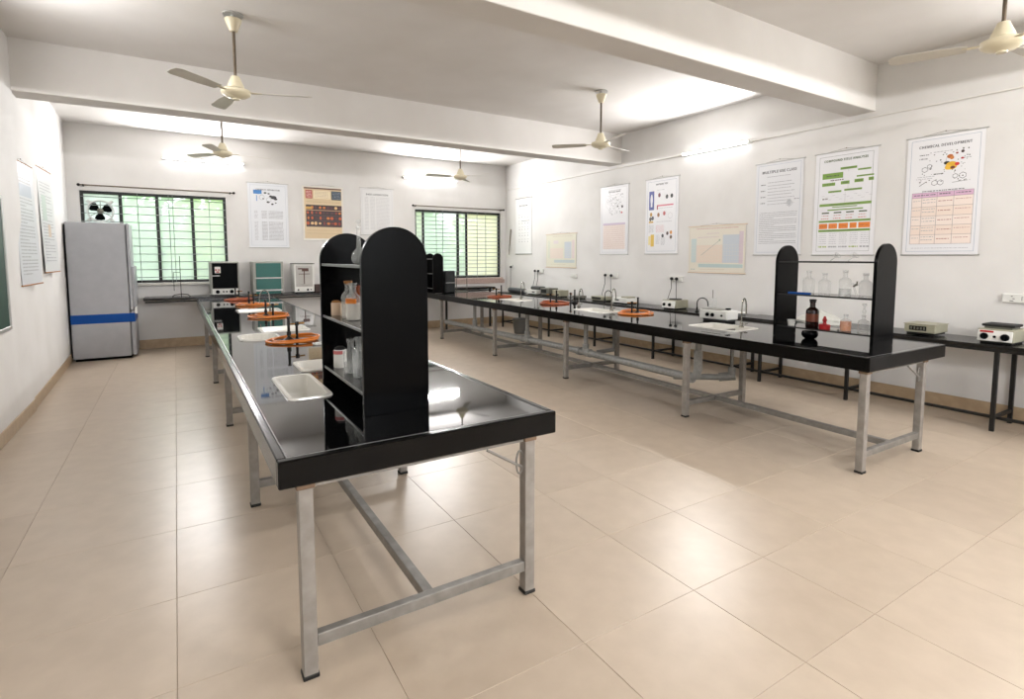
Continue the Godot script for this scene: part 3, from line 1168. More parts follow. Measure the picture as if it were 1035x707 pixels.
func rack(label, at, turn, w, length, h, edge: Material) -> Node3D:
	var t := thing("bottle_rack", label, "rack", at, turn, "black arched bottle racks on the benches")
	for z in [-0.0125, -length + 0.0125]:
		var s := mb()
		xf = Transform3D(Basis(), Vector3(0, 0, z))
		prism(s, arch(w, h), 0.025, true)
		put("arched_panel", s, M.rack, t)
	for y in [0.10, 0.395, 0.69]:
		var s := mb()
		span(s, Vector3(0.012, y - 0.012, -0.025), Vector3(w - 0.012, y, -length + 0.025), 0.001)
		var sh := put("shelf", s, M.shelf, t)
		s = mb()
		for x in [0.007, w - 0.012]:
			span(s, Vector3(x, y - 0.0135, -0.025), Vector3(x + 0.005, y + 0.0005, -length + 0.025), 0.001)
		put("edge_strip", s, edge, sh)
	return t


func build_racks():
	rack("large black arched bottle rack on the near bench, closest to the camera", P(0.762, BH, 0.13), 0.0, 0.315, 0.83, 0.865, M.shelf_edge)
	rack("black arched bottle rack at the near end of the right bench, with a blue strip", P(4.755, BH, -0.165), -0.0155, 0.32, 0.86, 0.835, M.black_steel)
	rack("small looking black arched rack at the far end of the right bench", P(4.41, BH, 7.72), 0.0, 0.22, 0.42, 0.80, M.shelf_edge)


# ------------------------------------------------------------------ wall charts
func ink_line(img: Image, x0, y0, x1, y1, c: Color, th := 2):
	var n := int(max(abs(x1 - x0), abs(y1 - y0))) + 1
	for k in n:
		var f := float(k) / n
		img.fill_rect(Rect2i(int(lerpf(x0, x1, f)), int(lerpf(y0, y1, f)), th, th), c)


func words(img: Image, x0, y, x1, h, c: Color):
	# a row of small print
	var x: float = x0
	while x < x1 - 4:
		var w := rng.randi_range(6, 26)
		w = min(w, int(x1 - x))
		img.fill_rect(Rect2i(int(x), int(y), w, int(h)), c)
		for q in int(w / 6.0):
			img.fill_rect(Rect2i(int(x) + q * 6 + 4, int(y) - 1, 1, int(h) + 2), c.lightened(0.55))
		x += w + rng.randi_range(4, 8)


func hexagon(img, cx, cy, r, c, th := 2):
	for k in 6:
		var a := PI / 6 + k * PI / 3
		var b := a + PI / 3
		ink_line(img, cx + r * cos(a), cy + r * sin(a), cx + r * cos(b), cy + r * sin(b), c, th)


func blob(img, cx, cy, rx, ry, c):
	for y in range(int(-ry), int(ry) + 1):
		var w := int(rx * sqrt(max(0.0, 1.0 - (y * y) / float(ry * ry))))
		if w > 0:
			img.fill_rect(Rect2i(int(cx) - w, int(cy) + y, 2 * w, 1), c)


func wash(img: Image, c: Color, k: float):
	# faded print: every colour of the sheet drawn towards the paper's
	img.convert(Image.FORMAT_RGBA8)
	var over := Image.create(img.get_width(), img.get_height(), false, Image.FORMAT_RGBA8)
	over.fill(Color(c.r, c.g, c.b, k))
	img.blend_rect(over, Rect2i(0, 0, img.get_width(), img.get_height()), Vector2i.ZERO)
	img.convert(Image.FORMAT_RGB8)


func sheet_image(w, h, paper: Color) -> Image:
	var img := Image.create(w, h, false, Image.FORMAT_RGB8)
	img.fill(paper)
	return img


func border(img: Image, m, c, th := 3):
	var w := img.get_width()
	var h := img.get_height()
	img.fill_rect(Rect2i(m, m, w - 2 * m, th), c)
	img.fill_rect(Rect2i(m, h - m - th, w - 2 * m, th), c)
	img.fill_rect(Rect2i(m, m, th, h - 2 * m), c)
	img.fill_rect(Rect2i(w - m - th, m, th, h - 2 * m), c)


func chart(label, at, turn, w, h, img: Image, title := "", ty := 0.0, th := 0.0, ink: Color = Color(0.34, 0.34, 0.36), rod_mat: Material = null, lean := 0.0) -> Node3D:
	# at: middle of the lower edge, on the wall
	var t := thing("wall_chart", label, "poster", at, turn, "charts hung on the walls")
	if rod_mat == null:
		rod_mat = M.alu
	var m := flat_mat(Color.WHITE, 0.38)
	m.albedo_texture = ImageTexture.create_from_image(img)
	var s := mb()
	var z0 := 0.006
	var z1 := 0.0085
	# the sheet hangs a little away from the wall at its foot
	var rows := 6
	for k in rows:
		var y0: float = h * k / rows
		var y1: float = h * (k + 1) / rows
		var b0: float = z1 + lean * (1.0 - float(k) / rows)
		var b1: float = z1 + lean * (1.0 - float(k + 1) / rows)
		var v0 := 1.0 - float(k) / rows
		var v1 := 1.0 - float(k + 1) / rows
		var f := Vector3(0, 0, 1)
		var A := Vector3(-w / 2, y1, b1)
		var B := Vector3(w / 2, y1, b1)
		var C := Vector3(w / 2, y0, b0)
		var D := Vector3(-w / 2, y0, b0)
		tri(s, A, B, C, f, f, f, Vector2(0, v1), Vector2(1, v1), Vector2(1, v0))
		tri(s, A, C, D, f, f, f, Vector2(0, v1), Vector2(1, v0), Vector2(0, v0))
		var th_ := Vector3(0, 0, -0.0025)
		tri(s, A + th_, B + th_, C + th_, -f, -f, -f)
		tri(s, A + th_, C + th_, D + th_, -f, -f, -f)
		for q in [[A, D, Vector3.LEFT], [B, C, Vector3.RIGHT]]:
			quad(s, q[0], q[1], q[1] + th_, q[0] + th_, q[2])
	put("sheet", s, m, t)
	s = mb()
	tube(s, [Vector3(-w / 2 - 0.02, h, z0), Vector3(w / 2 + 0.02, h, z0)], 0.007, 8)
	put("top_rod", s, rod_mat, t)
	s = mb()
	tube(s, [Vector3(-w / 2 - 0.012, 0, z0 + lean), Vector3(w / 2 + 0.012, 0, z0 + lean)], 0.008, 8)
	put("bottom_rod", s, rod_mat, t)
	s = mb()
	tube(s, [Vector3(-w * 0.3, h + 0.006, z0), Vector3(0, h + 0.03, z0), Vector3(w * 0.3, h + 0.006, z0)], 0.0015, 4)
	lathe(s, [Vector2(0.005, 0.0), Vector2(0.005, 0.01), Vector2(0.0, 0.01)], Vector3(0, h + 0.025, z0), 8)
	put("hanging_cord", s, M.brown_rod, t)
	if title != "":
		var tm := TextMesh.new()
		var fo := SystemFont.new()
		fo.font_names = PackedStringArray(["Droid Sans"])
		fo.font_weight = 700
		tm.font = fo
		tm.text = title
		tm.font_size = 32
		tm.pixel_size = th / 32.0 * 1.08
		tm.depth = 0.0008
		var o := MeshInstance3D.new()
		o.name = "title_lettering"
		o.mesh = tm
		o.material_override = flat_mat(ink, 0.7)
		o.position = Vector3(0, ty, z1 + lean * (1.0 - ty / h) + 0.0006)
		t.add_child(o, true)
	return t


func build_posters():
	var ink := Color(0.25, 0.25, 0.27)
	var soft := Color(0.62, 0.62, 0.64)
	var white := Color(0.925, 0.925, 0.935)
	var img: Image
	var y: int
	# --- right wall, nearest: molecules over a table
	img = sheet_image(640, 1190, white)
	border(img, 34, Color(0.55, 0.62, 0.7))
	for k in 60:
		var bx := rng.randi_range(90, 540)
		var by := rng.randi_range(150, 470)
		blob(img, bx, by, rng.randi_range(3, 8), rng.randi_range(3, 7), Color(0.2, 0.2, 0.2).lightened(rng.randf() * 0.5))
	for q in [[160, 330, 26], [250, 470, 26], [300, 470, 26], [480, 420, 30], [420, 420, 22], [200, 300, 20]]:
		hexagon(img, q[0], q[1], q[2], ink, 3)
	words(img, 110, 180, 190, 8, ink); words(img, 230, 165, 400, 6, soft); words(img, 470, 250, 540, 7, soft); words(img, 100, 400, 250, 5, soft); words(img, 90, 420, 230, 5, soft)
	words(img, 240, 380, 320, 10, ink); words(img, 110, 215, 180, 14, soft)
	ink_line(img, 120, 490, 180, 450, ink, 4); ink_line(img, 400, 480, 520, 470, ink, 3); ink_line(img, 330, 300, 345, 215, soft, 3)
	blob(img, 370, 225, 26, 20, Color(0.72, 0.4, 0.16)); blob(img, 385, 240, 18, 16, Color(0.8, 0.5, 0.2)); blob(img, 425, 200, 12, 9, Color(0.55, 0.2, 0.14)); blob(img, 470, 190, 14, 14, Color(0.25, 0.15, 0.16))
	blob(img, 345, 285, 26, 16, Color(0.1, 0.08, 0.05)); blob(img, 385, 315, 48, 40, Color(0.90, 0.70, 0.16)); blob(img, 360, 330, 30, 24, Color(0.93, 0.74, 0.2)); blob(img, 395, 335, 20, 14, Color(0.42, 0.2, 0.08)); blob(img, 430, 305, 20, 16, Color(0.8, 0.2, 0.14)); blob(img, 470, 255, 14, 9, Color(0.7, 0.2, 0.22))
	words(img, 150, 545, 500, 8, ink)
	img.fill_rect(Rect2i(62, 560, 516, 50), Color(0.85, 0.70, 0.80))
	for r in 5:
		img.fill_rect(Rect2i(62, 610 + r * 94, 516, 94), Color(0.95, 0.895, 0.86) if r % 2 == 0 else Color(0.945, 0.875, 0.83))
	for r in 7:
		img.fill_rect(Rect2i(62, [560, 610, 704, 798, 892, 986, 1078][r], 516, 3), Color(0.55, 0.5, 0.5))
	for x in [62, 150, 280, 420, 576]:
		img.fill_rect(Rect2i(x, 560, 3, 520), Color(0.55, 0.5, 0.5))
	for r in 5:
		words(img, 75, 640 + r * 94, 140, 5, soft); words(img, 160, 630 + r * 94, 270, 6, soft); words(img, 160, 660 + r * 94, 270, 6, soft)
		words(img, 295, 650 + r * 94, 410, 7, Color(0.62, 0.36, 0.32)); words(img, 435, 640 + r * 94, 560, 6, Color(0.7, 0.5, 0.48))
	words(img, 80, 582, 270, 8, ink); words(img, 300, 578, 400, 10, ink); words(img, 440, 580, 560, 8, ink)
	words(img, 80, 1120, 560, 4, soft)
	chart("tall white chemistry chart with an orange and yellow molecule over a pink table", P(XR, 1.622, 0.212), -PI / 2, 0.665, 1.245, img, "CHEMICAL DEVELOPMENT", 1.135, 0.034)
	# --- green flow chart
	img = sheet_image(640, 1130, white)
	border(img, 42, Color(0.5, 0.52, 0.5))
	var g := Color(0.48, 0.62, 0.28)
	for q in [[270, 175, 170, 24], [80, 225, 220, 62], [450, 210, 130, 18], [440, 280, 170, 16], [80, 330, 140, 34], [280, 325, 90, 34], [420, 318, 90, 34], [560, 312, 50, 34], [150, 420, 140, 20], [320, 412, 180, 20], [60, 560, 540, 28], [200, 596, 260, 10], [150, 624, 370, 14], [60, 745, 540, 22], [60, 848, 540, 24]]:
		img.fill_rect(Rect2i(q[0], q[1], q[2], q[3]), g)
		words(img, q[0] + q[2] * 0.2, q[1] + q[3] * 0.4, q[0] + q[2] * 0.8, q[3] * 0.25, g.darkened(0.45))
	for q in [[170, 300, 140], [90, 500, 60]]:
		words(img, q[0], q[1], q[0] + q[2], 12, Color(0.3, 0.2, 0.2))
	for k in 4:
		img.fill_rect(Rect2i(90 + k * 130, 655, 80, 14), Color(0.24, 0.3, 0.16)); words(img, 90 + k * 130, 690, 170 + k * 130, 6, Color(0.7, 0.35, 0.3)); words(img, 85 + k * 130, 720, 165 + k * 130, 8, Color(0.8, 0.42, 0.36))
	for q in [[64, 92], [170, 92], [278, 98], [394, 70], [482, 116]]:
		img.fill_rect(Rect2i(q[0], 780, q[1], 58), Color(0.91, 0.53, 0.20)); words(img, q[0] + 8, 805, q[0] + q[1] - 8, 10, Color(0.75, 0.35, 0.1))
	for k in 5:
		for r in 6:
			words(img, 70 + k * 110, 890 + r * 22, 150 + k * 110, 4, soft)
		words(img, 65 + k * 110, 1030, 155 + k * 110, 16, Color(0.6, 0.68, 0.3) if k % 3 == 0 else soft)
	for k in 14:
		ink_line(img, 80 + k * 38, 470 + (k % 3) * 22, 110 + k * 38, 470 + (k % 3) * 22, soft, 2)
	for q in [[355, 200, 355, 225], [190, 290, 190, 330], [355, 345, 355, 410], [330, 440, 330, 560]]:
		ink_line(img, q[0], q[1], q[2], q[3], soft, 2)
	chart("tall white chart with a green flow diagram and a row of orange boxes", P(XR, 1.622, 1.188), -PI / 2, 0.70, 1.235, img, "COMPOUND TITLE ANALYSIS", 1.135, 0.034, Color(0.25, 0.35, 0.16))
	# --- grey text chart
	img = sheet_image(600, 1130, Color(0.885, 0.89, 0.90))
	border(img, 30, Color(0.6, 0.64, 0.72))
	words(img, 150, 170, 450, 7, soft)
	for r in 4:
		words(img, 70, 260 + r * 75, 130, 10, ink); words(img, 160, 240 + r * 75, 460, 8, soft); words(img, 160, 280 + r * 75, 500, 8, soft)
	blob(img, 440, 500, 26, 40, Color(0.72, 0.73, 0.75)); hexagon(img, 440, 510, 38, soft, 3); words(img, 500, 460, 560, 8, ink)
	for r in 18:
		words(img, 62, 610 + r * 22, 540 if r % 4 != 3 else 260, 6, soft.darkened(0.15))
	chart("tall pale grey chart full of small print, beside the green flow chart", P(XR, 1.628, 2.022), -PI / 2, 0.66, 1.225, img, "MULTIPLE USE CLASS", 1.10, 0.045)
	# --- pastel periodic chart
	img = sheet_image(900, 640, Color(0.90, 0.87, 0.79))
	border(img, 14, Color(0.72, 0.66, 0.58))
	words(img, 120, 30, 800, 12, Color(0.75, 0.5, 0.48))
	img.fill_rect(Rect2i(40, 170, 90, 330), Color(0.70, 0.80, 0.80)); img.fill_rect(Rect2i(130, 260, 430, 240), Color(0.90, 0.80, 0.71)); img.fill_rect(Rect2i(560, 130, 250, 370), Color(0.70, 0.76, 0.82)); img.fill_rect(Rect2i(810, 90, 60, 420), Color(0.78, 0.69, 0.76)); img.fill_rect(Rect2i(170, 520, 700, 46), Color(0.62, 0.75, 0.76))
	for k in 20:
		img.fill_rect(Rect2i(40 + k * 42, 260, 2, 240), Color(0.85, 0.82, 0.76))
	for k in 6:
		img.fill_rect(Rect2i(40, 260 + k * 48, 830, 2), Color(0.85, 0.82, 0.76))
	ink_line(img, 210, 400, 520, 190, Color(0.4, 0.45, 0.45), 4); words(img, 150, 150, 500, 8, Color(0.75, 0.62, 0.68)); words(img, 300, 100, 500, 8, Color(0.75, 0.62, 0.68)); blob(img, 510, 195, 14, 14, Color(0.5, 0.6, 0.5))
	words(img, 40, 590, 110, 10, Color(0.4, 0.5, 0.55)); words(img, 200, 590, 600, 6, Color(0.8, 0.65, 0.5))
	wash(img, Color(0.86, 0.845, 0.82), 0.42)
	chart("wide pastel periodic table chart under the right wall tube light", P(XR, 1.362, 2.975), -PI / 2, 0.985, 0.70, img, "", 0, 0, ink, M.label_cream)
	# --- chart with blue panel and pictures
	img = sheet_image(560, 1000, white)
	border(img, 34, Color(0.55, 0.6, 0.66))
	img.fill_rect(Rect2i(60, 160, 90, 250), Color(0.28, 0.32, 0.60)); blob(img, 105, 270, 22, 70, Color(0.92, 0.92, 0.95)); img.fill_rect(Rect2i(90, 250, 30, 120), Color(0.92, 0.92, 0.95))
	words(img, 200, 150, 330, 5, soft)
	for q in [[240, 220, Color(0.45, 0.2, 0.26)], [370, 250, Color(0.15, 0.15, 0.18)], [450, 245, Color(0.12, 0.12, 0.15)], [230, 480, Color(0.6, 0.42, 0.26)], [330, 465, Color(0.66, 0.3, 0.3)], [100, 470, Color(0.75, 0.58, 0.25)], [90, 530, Color(0.35, 0.33, 0.3)], [130, 520, Color(0.3, 0.3, 0.34)]]:
		blob(img, q[0], q[1], 22, 28, q[2])
	img.fill_rect(Rect2i(200, 350, 280, 18), Color(0.85, 0.45, 0.52)); img.fill_rect(Rect2i(200, 350, 20, 60), Color(0.62, 0.2, 0.28)); words(img, 230, 390, 470, 5, soft)
	hexagon(img, 430, 500, 40, soft); words(img, 200, 570, 460, 5, soft)
	img.fill_rect(Rect2i(62, 560, 80, 24), Color(0.80, 0.66, 0.35)); img.fill_rect(Rect2i(100, 740, 60, 160), Color(0.88, 0.74, 0.32)); img.fill_rect(Rect2i(60, 760, 36, 120), Color(0.90, 0.84, 0.6))
	for k in 9:
		words(img, 62, 610 + k * 12, 150, 4, soft); words(img, 190, 620 + k * 11, 330, 4, Color(0.82, 0.6, 0.62)); words(img, 190, 750 + k * 14, 260, 4, soft); words(img, 280, 780 + k * 12, 350, 4, soft)
	for q in [[310, 760, Color(0.2, 0.2, 0.24)], [390, 730, Color(0.3, 0.2, 0.2)], [450, 720, Color(0.82, 0.55, 0.2)], [450, 780, Color(0.35, 0.25, 0.15)]]:
		blob(img, q[0], q[1], 20, 24, q[2])
	chart("white picture chart with a blue panel at its upper left", P(XR, 1.65, 4.05), -PI / 2, 0.70, 1.235, img, "MATERIAL TEST", 1.14, 0.032)
	# --- black and white over pink table
	img = sheet_image(560, 960, white)
	border(img, 30, Color(0.7, 0.7, 0.72))
	words(img, 160, 60, 420, 9, soft)
	for k in 40:
		ink_line(img, rng.randi_range(70, 480), rng.randi_range(110, 380), rng.randi_range(70, 480), rng.randi_range(110, 380), soft.lightened(0.3), 2)
		blob(img, rng.randi_range(180, 460), rng.randi_range(110, 400), 6, 6, ink.lightened(rng.randf() * 0.5))
	blob(img, 440, 300, 20, 18, Color(0.25, 0.2, 0.25)); blob(img, 430, 380, 18, 14, Color(0.78, 0.45, 0.45)); blob(img, 350, 290, 14, 12, ink)
	img.fill_rect(Rect2i(55, 520, 450, 26), Color(0.82, 0.76, 0.84))
	img.fill_rect(Rect2i(55, 546, 450, 340), Color(0.93, 0.885, 0.86))
	for r in 12:
		img.fill_rect(Rect2i(55, 546 + r * 29, 450, 2), Color(0.78, 0.66, 0.62)); words(img, 75, 556 + r * 29, 480, 4, Color(0.75, 0.62, 0.58))
	chart("white chart with black diagrams over a pale pink table, next to the blue panel chart", P(XR, 1.645, 5.18), -PI / 2, 0.73, 1.24, img, "FUNCTIONAL GROUPS", 1.13, 0.028)
	# --- faded map
	img = sheet_image(900, 620, Color(0.88, 0.87, 0.78))
	border(img, 12, Color(0.70, 0.66, 0.58))
	words(img, 200, 40, 800, 10, Color(0.75, 0.66, 0.6))
	img.fill_rect(Rect2i(560, 150, 200, 300), Color(0.68, 0.75, 0.84)); img.fill_rect(Rect2i(100, 260, 420, 190), Color(0.91, 0.82, 0.77)); img.fill_rect(Rect2i(230, 120, 150, 60), Color(0.86, 0.80, 0.83)); img.fill_rect(Rect2i(250, 480, 600, 50), Color(0.66, 0.76, 0.80)); img.fill_rect(Rect2i(780, 120, 70, 330), Color(0.86, 0.76, 0.78)); img.fill_rect(Rect2i(60, 120, 60, 330), Color(0.80, 0.84, 0.76))
	for k in 18:
		img.fill_rect(Rect2i(100 + k * 40, 150, 2, 300), Color(0.86, 0.83, 0.77))
	for k in 7:
		img.fill_rect(Rect2i(100, 260 + k * 32, 660, 2), Color(0.84, 0.80, 0.74))
	words(img, 150, 560, 600, 8, Color(0.75, 0.68, 0.55))
	wash(img, Color(0.875, 0.86, 0.83), 0.5)
	chart("faded square periodic chart low on the right wall near the corner", P(XR, 1.38, 6.78), -PI / 2, 1.03, 0.695, img, "", 0, 0, ink, M.label_cream)
	# --- farthest chart on the right wall
	img = sheet_image(520, 1000, Color(0.92, 0.92, 0.92))
	words(img, 120, 190, 380, 8, soft)
	for r in 5:
		for k in 4:
			words(img, 100 + k * 95, 290 + r * 110, 150 + k * 95, 8, soft); words(img, 110 + k * 95, 330 + r * 110, 140 + k * 95, 14, ink.lightened(0.4))
	words(img, 200, 400, 460, 10, ink.lightened(0.2))
	chart("narrow white symbol chart nearest the far right corner", P(XR, 1.665, 8.20), -PI / 2, 0.66, 1.27, img, "TESTS FOR IONS", 1.10, 0.045, ink, M.grey_metal)
	# --- far wall
	img = sheet_image(580, 1000, Color(0.90, 0.91, 0.93))
	border(img, 34, Color(0.72, 0.74, 0.78))
	img.fill_rect(Rect2i(80, 110, 120, 60), Color(0.22, 0.48, 0.74)); img.fill_rect(Rect2i(120, 190, 12, 90), Color(0.35, 0.55, 0.78)); blob(img, 140, 150, 60, 22, Color(0.25, 0.5, 0.76))
	for q in [[250, 150, 22], [300, 160, 18], [370, 215, 44], [330, 200, 26], [400, 240, 26], [290, 290, 24], [350, 320, 20], [220, 240, 14], [400, 300, 14]]:
		blob(img, q[0], q[1], q[2], q[2] * 0.6, Color(0.12, 0.12, 0.14))
	hexagon(img, 200, 220, 40, soft, 4); hexagon(img, 300, 250, 36, soft, 4)
	for r in 22:
		if r in [6, 7]: continue
		words(img, 85, 430 + r * 21, 135, 6, soft); words(img, 190, 430 + r * 21, 270, 7, ink.lightened(0.35)); words(img, 290, 430 + r * 21, 500, 8, soft.darkened(0.1))
	chart("white chart with blue and black molecule drawings above the ovens", P(1.605, 1.775, ZF), 0.0, 0.70, 1.215, img, "CHEMICAL SEPARATION", 1.09, 0.034)
	img = sheet_image(620, 860, Color(0.84, 0.75, 0.60))
	border(img, 0, Color(0.92, 0.90, 0.86), 26)
	img.fill_rect(Rect2i(26, 26, 568, 22), Color(0.36, 0.2, 0.14))
	img.fill_rect(Rect2i(50, 70, 100, 130), Color(0.66, 0.14, 0.14)); img.fill_rect(Rect2i(440, 70, 150, 140), Color(0.10, 0.16, 0.22)); img.fill_rect(Rect2i(170, 70, 250, 130), Color(0.93, 0.87, 0.74))
	for k in 5:
		words(img, 60, 85 + k * 22, 140, 12, Color(0.9, 0.75, 0.7)); words(img, 455, 85 + k * 24, 575, 10, Color(0.5, 0.56, 0.62)); words(img, 190, 90 + k * 22, 400, 5, Color(0.6, 0.5, 0.4))
	img.fill_rect(Rect2i(50, 300, 545, 350), Color(0.17, 0.07, 0.07))
	for r in 4:
		for k in 9:
			var c: Color = [Color(0.75, 0.32, 0.10), Color(0.5, 0.14, 0.1), Color(0.88, 0.72, 0.5), Color(0.8, 0.45, 0.15), Color(0.3, 0.12, 0.16)][rng.randi_range(0, 4)]
			blob(img, 80 + k * 60 + rng.randi_range(-8, 8), 340 + r * 84, rng.randi_range(14, 26), rng.randi_range(14, 28), c)
		img.fill_rect(Rect2i(50, 378 + r * 84, 545, 12), Color(0.30, 0.2, 0.2) if r != 0 else Color(0.72, 0.56, 0.42))
	img.fill_rect(Rect2i(50, 300, 100, 20), Color(0.13, 0.12, 0.12)); img.fill_rect(Rect2i(50, 330, 90, 40), Color(0.80, 0.62, 0.28))
	words(img, 60, 250, 560, 6, Color(0.6, 0.5, 0.38)); words(img, 60, 700, 560, 6, Color(0.66, 0.55, 0.42)); words(img, 60, 750, 560, 5, Color(0.66, 0.55, 0.42))
	chart("tan poster with a dark red picture grid, red and navy squares", P(2.615, 1.935, ZF), 0.0, 0.79, 1.065, img, "", 0, 0, ink, M.white_plastic)
	img = sheet_image(560, 780, Color(0.905, 0.905, 0.905))
	border(img, 24, Color(0.78, 0.78, 0.79))
	for r in 24:
		words(img, 70, 150 + r * 23, 130, 6, soft.lightened(0.2)); words(img, 160, 150 + r * 23, 240, 6, soft.lightened(0.2)); words(img, 260, 150 + r * 23, 490, 6, soft.lightened(0.25))
	chart("white text chart on the far wall, just above the near bottle rack", P(3.72, 2.06, ZF), 0.0, 0.70, 0.97, img, "BASIC CATION TESTS", 0.84, 0.045)
	# --- left wall
	img = sheet_image(560, 900, Color(0.84, 0.85, 0.87))
	for r in 30:
		words(img, 60, 90 + r * 25, 480 if r % 5 != 4 else 300, 9, soft)
	img.fill_rect(Rect2i(60, 160, 420, 90), Color(0.72, 0.75, 0.80))
	chart("white text chart with brown edges on the left wall beside the chalkboard", P(-1.267, 1.31, 5.26), PI / 2 - 0.028, 0.82, 1.27, img, "", 0, 0, ink, M.cork, 0.03)
	img = sheet_image(560, 900, Color(0.84, 0.85, 0.85))
	for r in 26:
		words(img, 70, 120 + r * 27, 470 if r % 4 != 3 else 260, 9, soft)
	img.fill_rect(Rect2i(90, 230, 160, 220), Color(0.74, 0.79, 0.76)); img.fill_rect(Rect2i(250, 480, 100, 110), Color(0.83, 0.75, 0.66))
	chart("white text chart on the left wall next to the refrigerator", P(-1.296, 1.41, 6.60), PI / 2 - 0.028, 0.76, 1.27, img, "", 0, 0, ink, M.cork, 0.03)
	# chalkboard
	var t := thing("chalkboard", "green chalkboard with an aluminium frame, cut by the left picture edge", "chalkboard", P(XL, 0.945, 3.05), PI / 2)
	var s := mb()
	span(s, Vector3(-1.17, 0.03, 0.004), Vector3(1.17, 1.17, 0.018), 0.002)
	put("board", s, M.board_green, t)
	s = mb()
	for q in [[-1.2, 1.2, 0.0, 0.035], [-1.2, 1.2, 1.165, 1.2], [-1.2, -1.165, 0.035, 1.165], [1.165, 1.2, 0.035, 1.165]]:
		span(s, Vector3(q[0], q[2], 0.0), Vector3(q[1], q[3], 0.028), 0.003)
	put("frame", s, M.alu, t)


# ------------------------------------------------------------------ glassware and bench items
func bottle(label, at, r, h, m, neck := 0.42, stopper: Material = null, fill := 0.0, fill_mat: Material = null, group := "bottles on the racks") -> Node3D:
	var t := thing("reagent_bottle", label, "bottle", at, 0.0, group)
	var s := mb()
	var sh: float = h * 0.62
	lathe(s, [Vector2(0.0, 0.0), Vector2(r * 0.94, 0.0), Vector2(r, 0.006), Vector2(r, sh), Vector2(r * 0.9, sh + h * 0.07), Vector2(r * neck * 1.05, sh + h * 0.16), Vector2(r * neck, h * 0.84), Vector2(r * neck, h * 0.95), Vector2(r * neck * 1.25, h * 0.96), Vector2(r * neck * 1.25, h), Vector2(r * neck * 0.8, h)], Vector3.ZERO, 20)
	put("glass_body", s, m, t)
	if stopper != null:
		s = mb()
		lathe(s, [Vector2(0.0, h * 0.97), Vector2(r * neck * 0.8, h * 0.97), Vector2(r * neck, h * 1.0), Vector2(r * neck * 1.35, h * 1.02), Vector2(r * neck * 1.35, h * 1.07), Vector2(0.0, h * 1.08)], Vector3.ZERO, 14)
		put("stopper", s, stopper, t)
	if fill > 0.0:
		s = mb()
		lathe(s, [Vector2(0.0, 0.004), Vector2(r * 0.93, 0.004), Vector2(r * 0.93, h * fill), Vector2(0.0, h * fill)], Vector3.ZERO, 18)
		put("contents", s, fill_mat, t)
	return t


func band(t, r, y0, y1, m, called := "paper_label"):
	var s := mb()
	for k in 14:
		var a0 := -PI * 0.55 + PI * 1.1 * k / 14.0
		var a1 := -PI * 0.55 + PI * 1.1 * (k + 1) / 14.0
		var d0 := Vector3(-cos(a0), 0, sin(a0))
		var d1 := Vector3(-cos(a1), 0, sin(a1))
		var up0 := Vector3(0, y0, 0)
		var up1 := Vector3(0, y1, 0)
		tri(s, d0 * r + up0, d1 * r + up0, d1 * r + up1, d0, d1, d1)
		tri(s, d0 * r + up0, d1 * r + up1, d0 * r + up1, d0, d1, d0)
	put(called, s, m, t)


func jar(label, at, r, h, body, lid, group) -> Node3D:
	var t := thing("chemical_jar", label, "jar", at, 0.0, group)
	var s := mb()
	lathe(s, [Vector2(0.0, 0.0), Vector2(r * 0.95, 0.0), Vector2(r, 0.006), Vector2(r, h * 0.8), Vector2(r * 0.85, h * 0.86), Vector2(0.0, h * 0.86)], Vector3.ZERO, 18)
	put("body", s, body, t)
	s = mb()
	lathe(s, [Vector2(r * 0.86, h * 0.84), Vector2(r * 0.86, h * 0.93), Vector2(r * 0.5, h * 1.0), Vector2(0.0, h)], Vector3.ZERO, 18)
	put("lid", s, lid, t)
	return t


func coil(label, at, R, m, turns := 2.4, seed_ := 1, ends := 0.2):
	# an elongated loop of tubing, two or three turns lying on each other, with one loose end
	var pts := []
	var n := int(turns * 36)
	var ph := seed_ * 1.7
	for k in n + 1:
		var a := TAU * turns * k / n + ph
		var turn_no := int(36.0 * turns * k / n / 36.0)
		var f := float(k) / n
		var inner: float = smoothstep(0.45, 0.62, f)
		var rr: float = R * (1.0 + 0.07 * sin(a * 0.5 + ph) - 0.16 * inner)
		var lift: float = 0.0095 + 0.017 * clampf(turns * f - 0.4, 0.0, 2.0) * (0.6 + 0.4 * sin(a + ph))
		pts.append(Vector3(rr * cos(a) * 1.12 + 0.02 * inner, max(lift, 0.0095), rr * sin(a) * 0.92 - 0.02 * inner))
	var last: Vector3 = pts[pts.size() - 1]
	var side := Vector3(-last.z, 0, last.x).normalized()
	pts.append(last + side * 0.05 + Vector3(0, 0.002, 0))
	pts.append(last + side * 0.12 - last.normalized() * 0.03 + Vector3(0, 0.004, 0))
	var s := mb()
	tube(s, pts, 0.0088, 8)
	var o := put("rubber_tubing", s, m)
	o.position = at
	o.set_meta("label", label)
	o.set_meta("category", "tubing")
	o.set_meta("group", "coils of orange gas tubing on the benches")
	return o


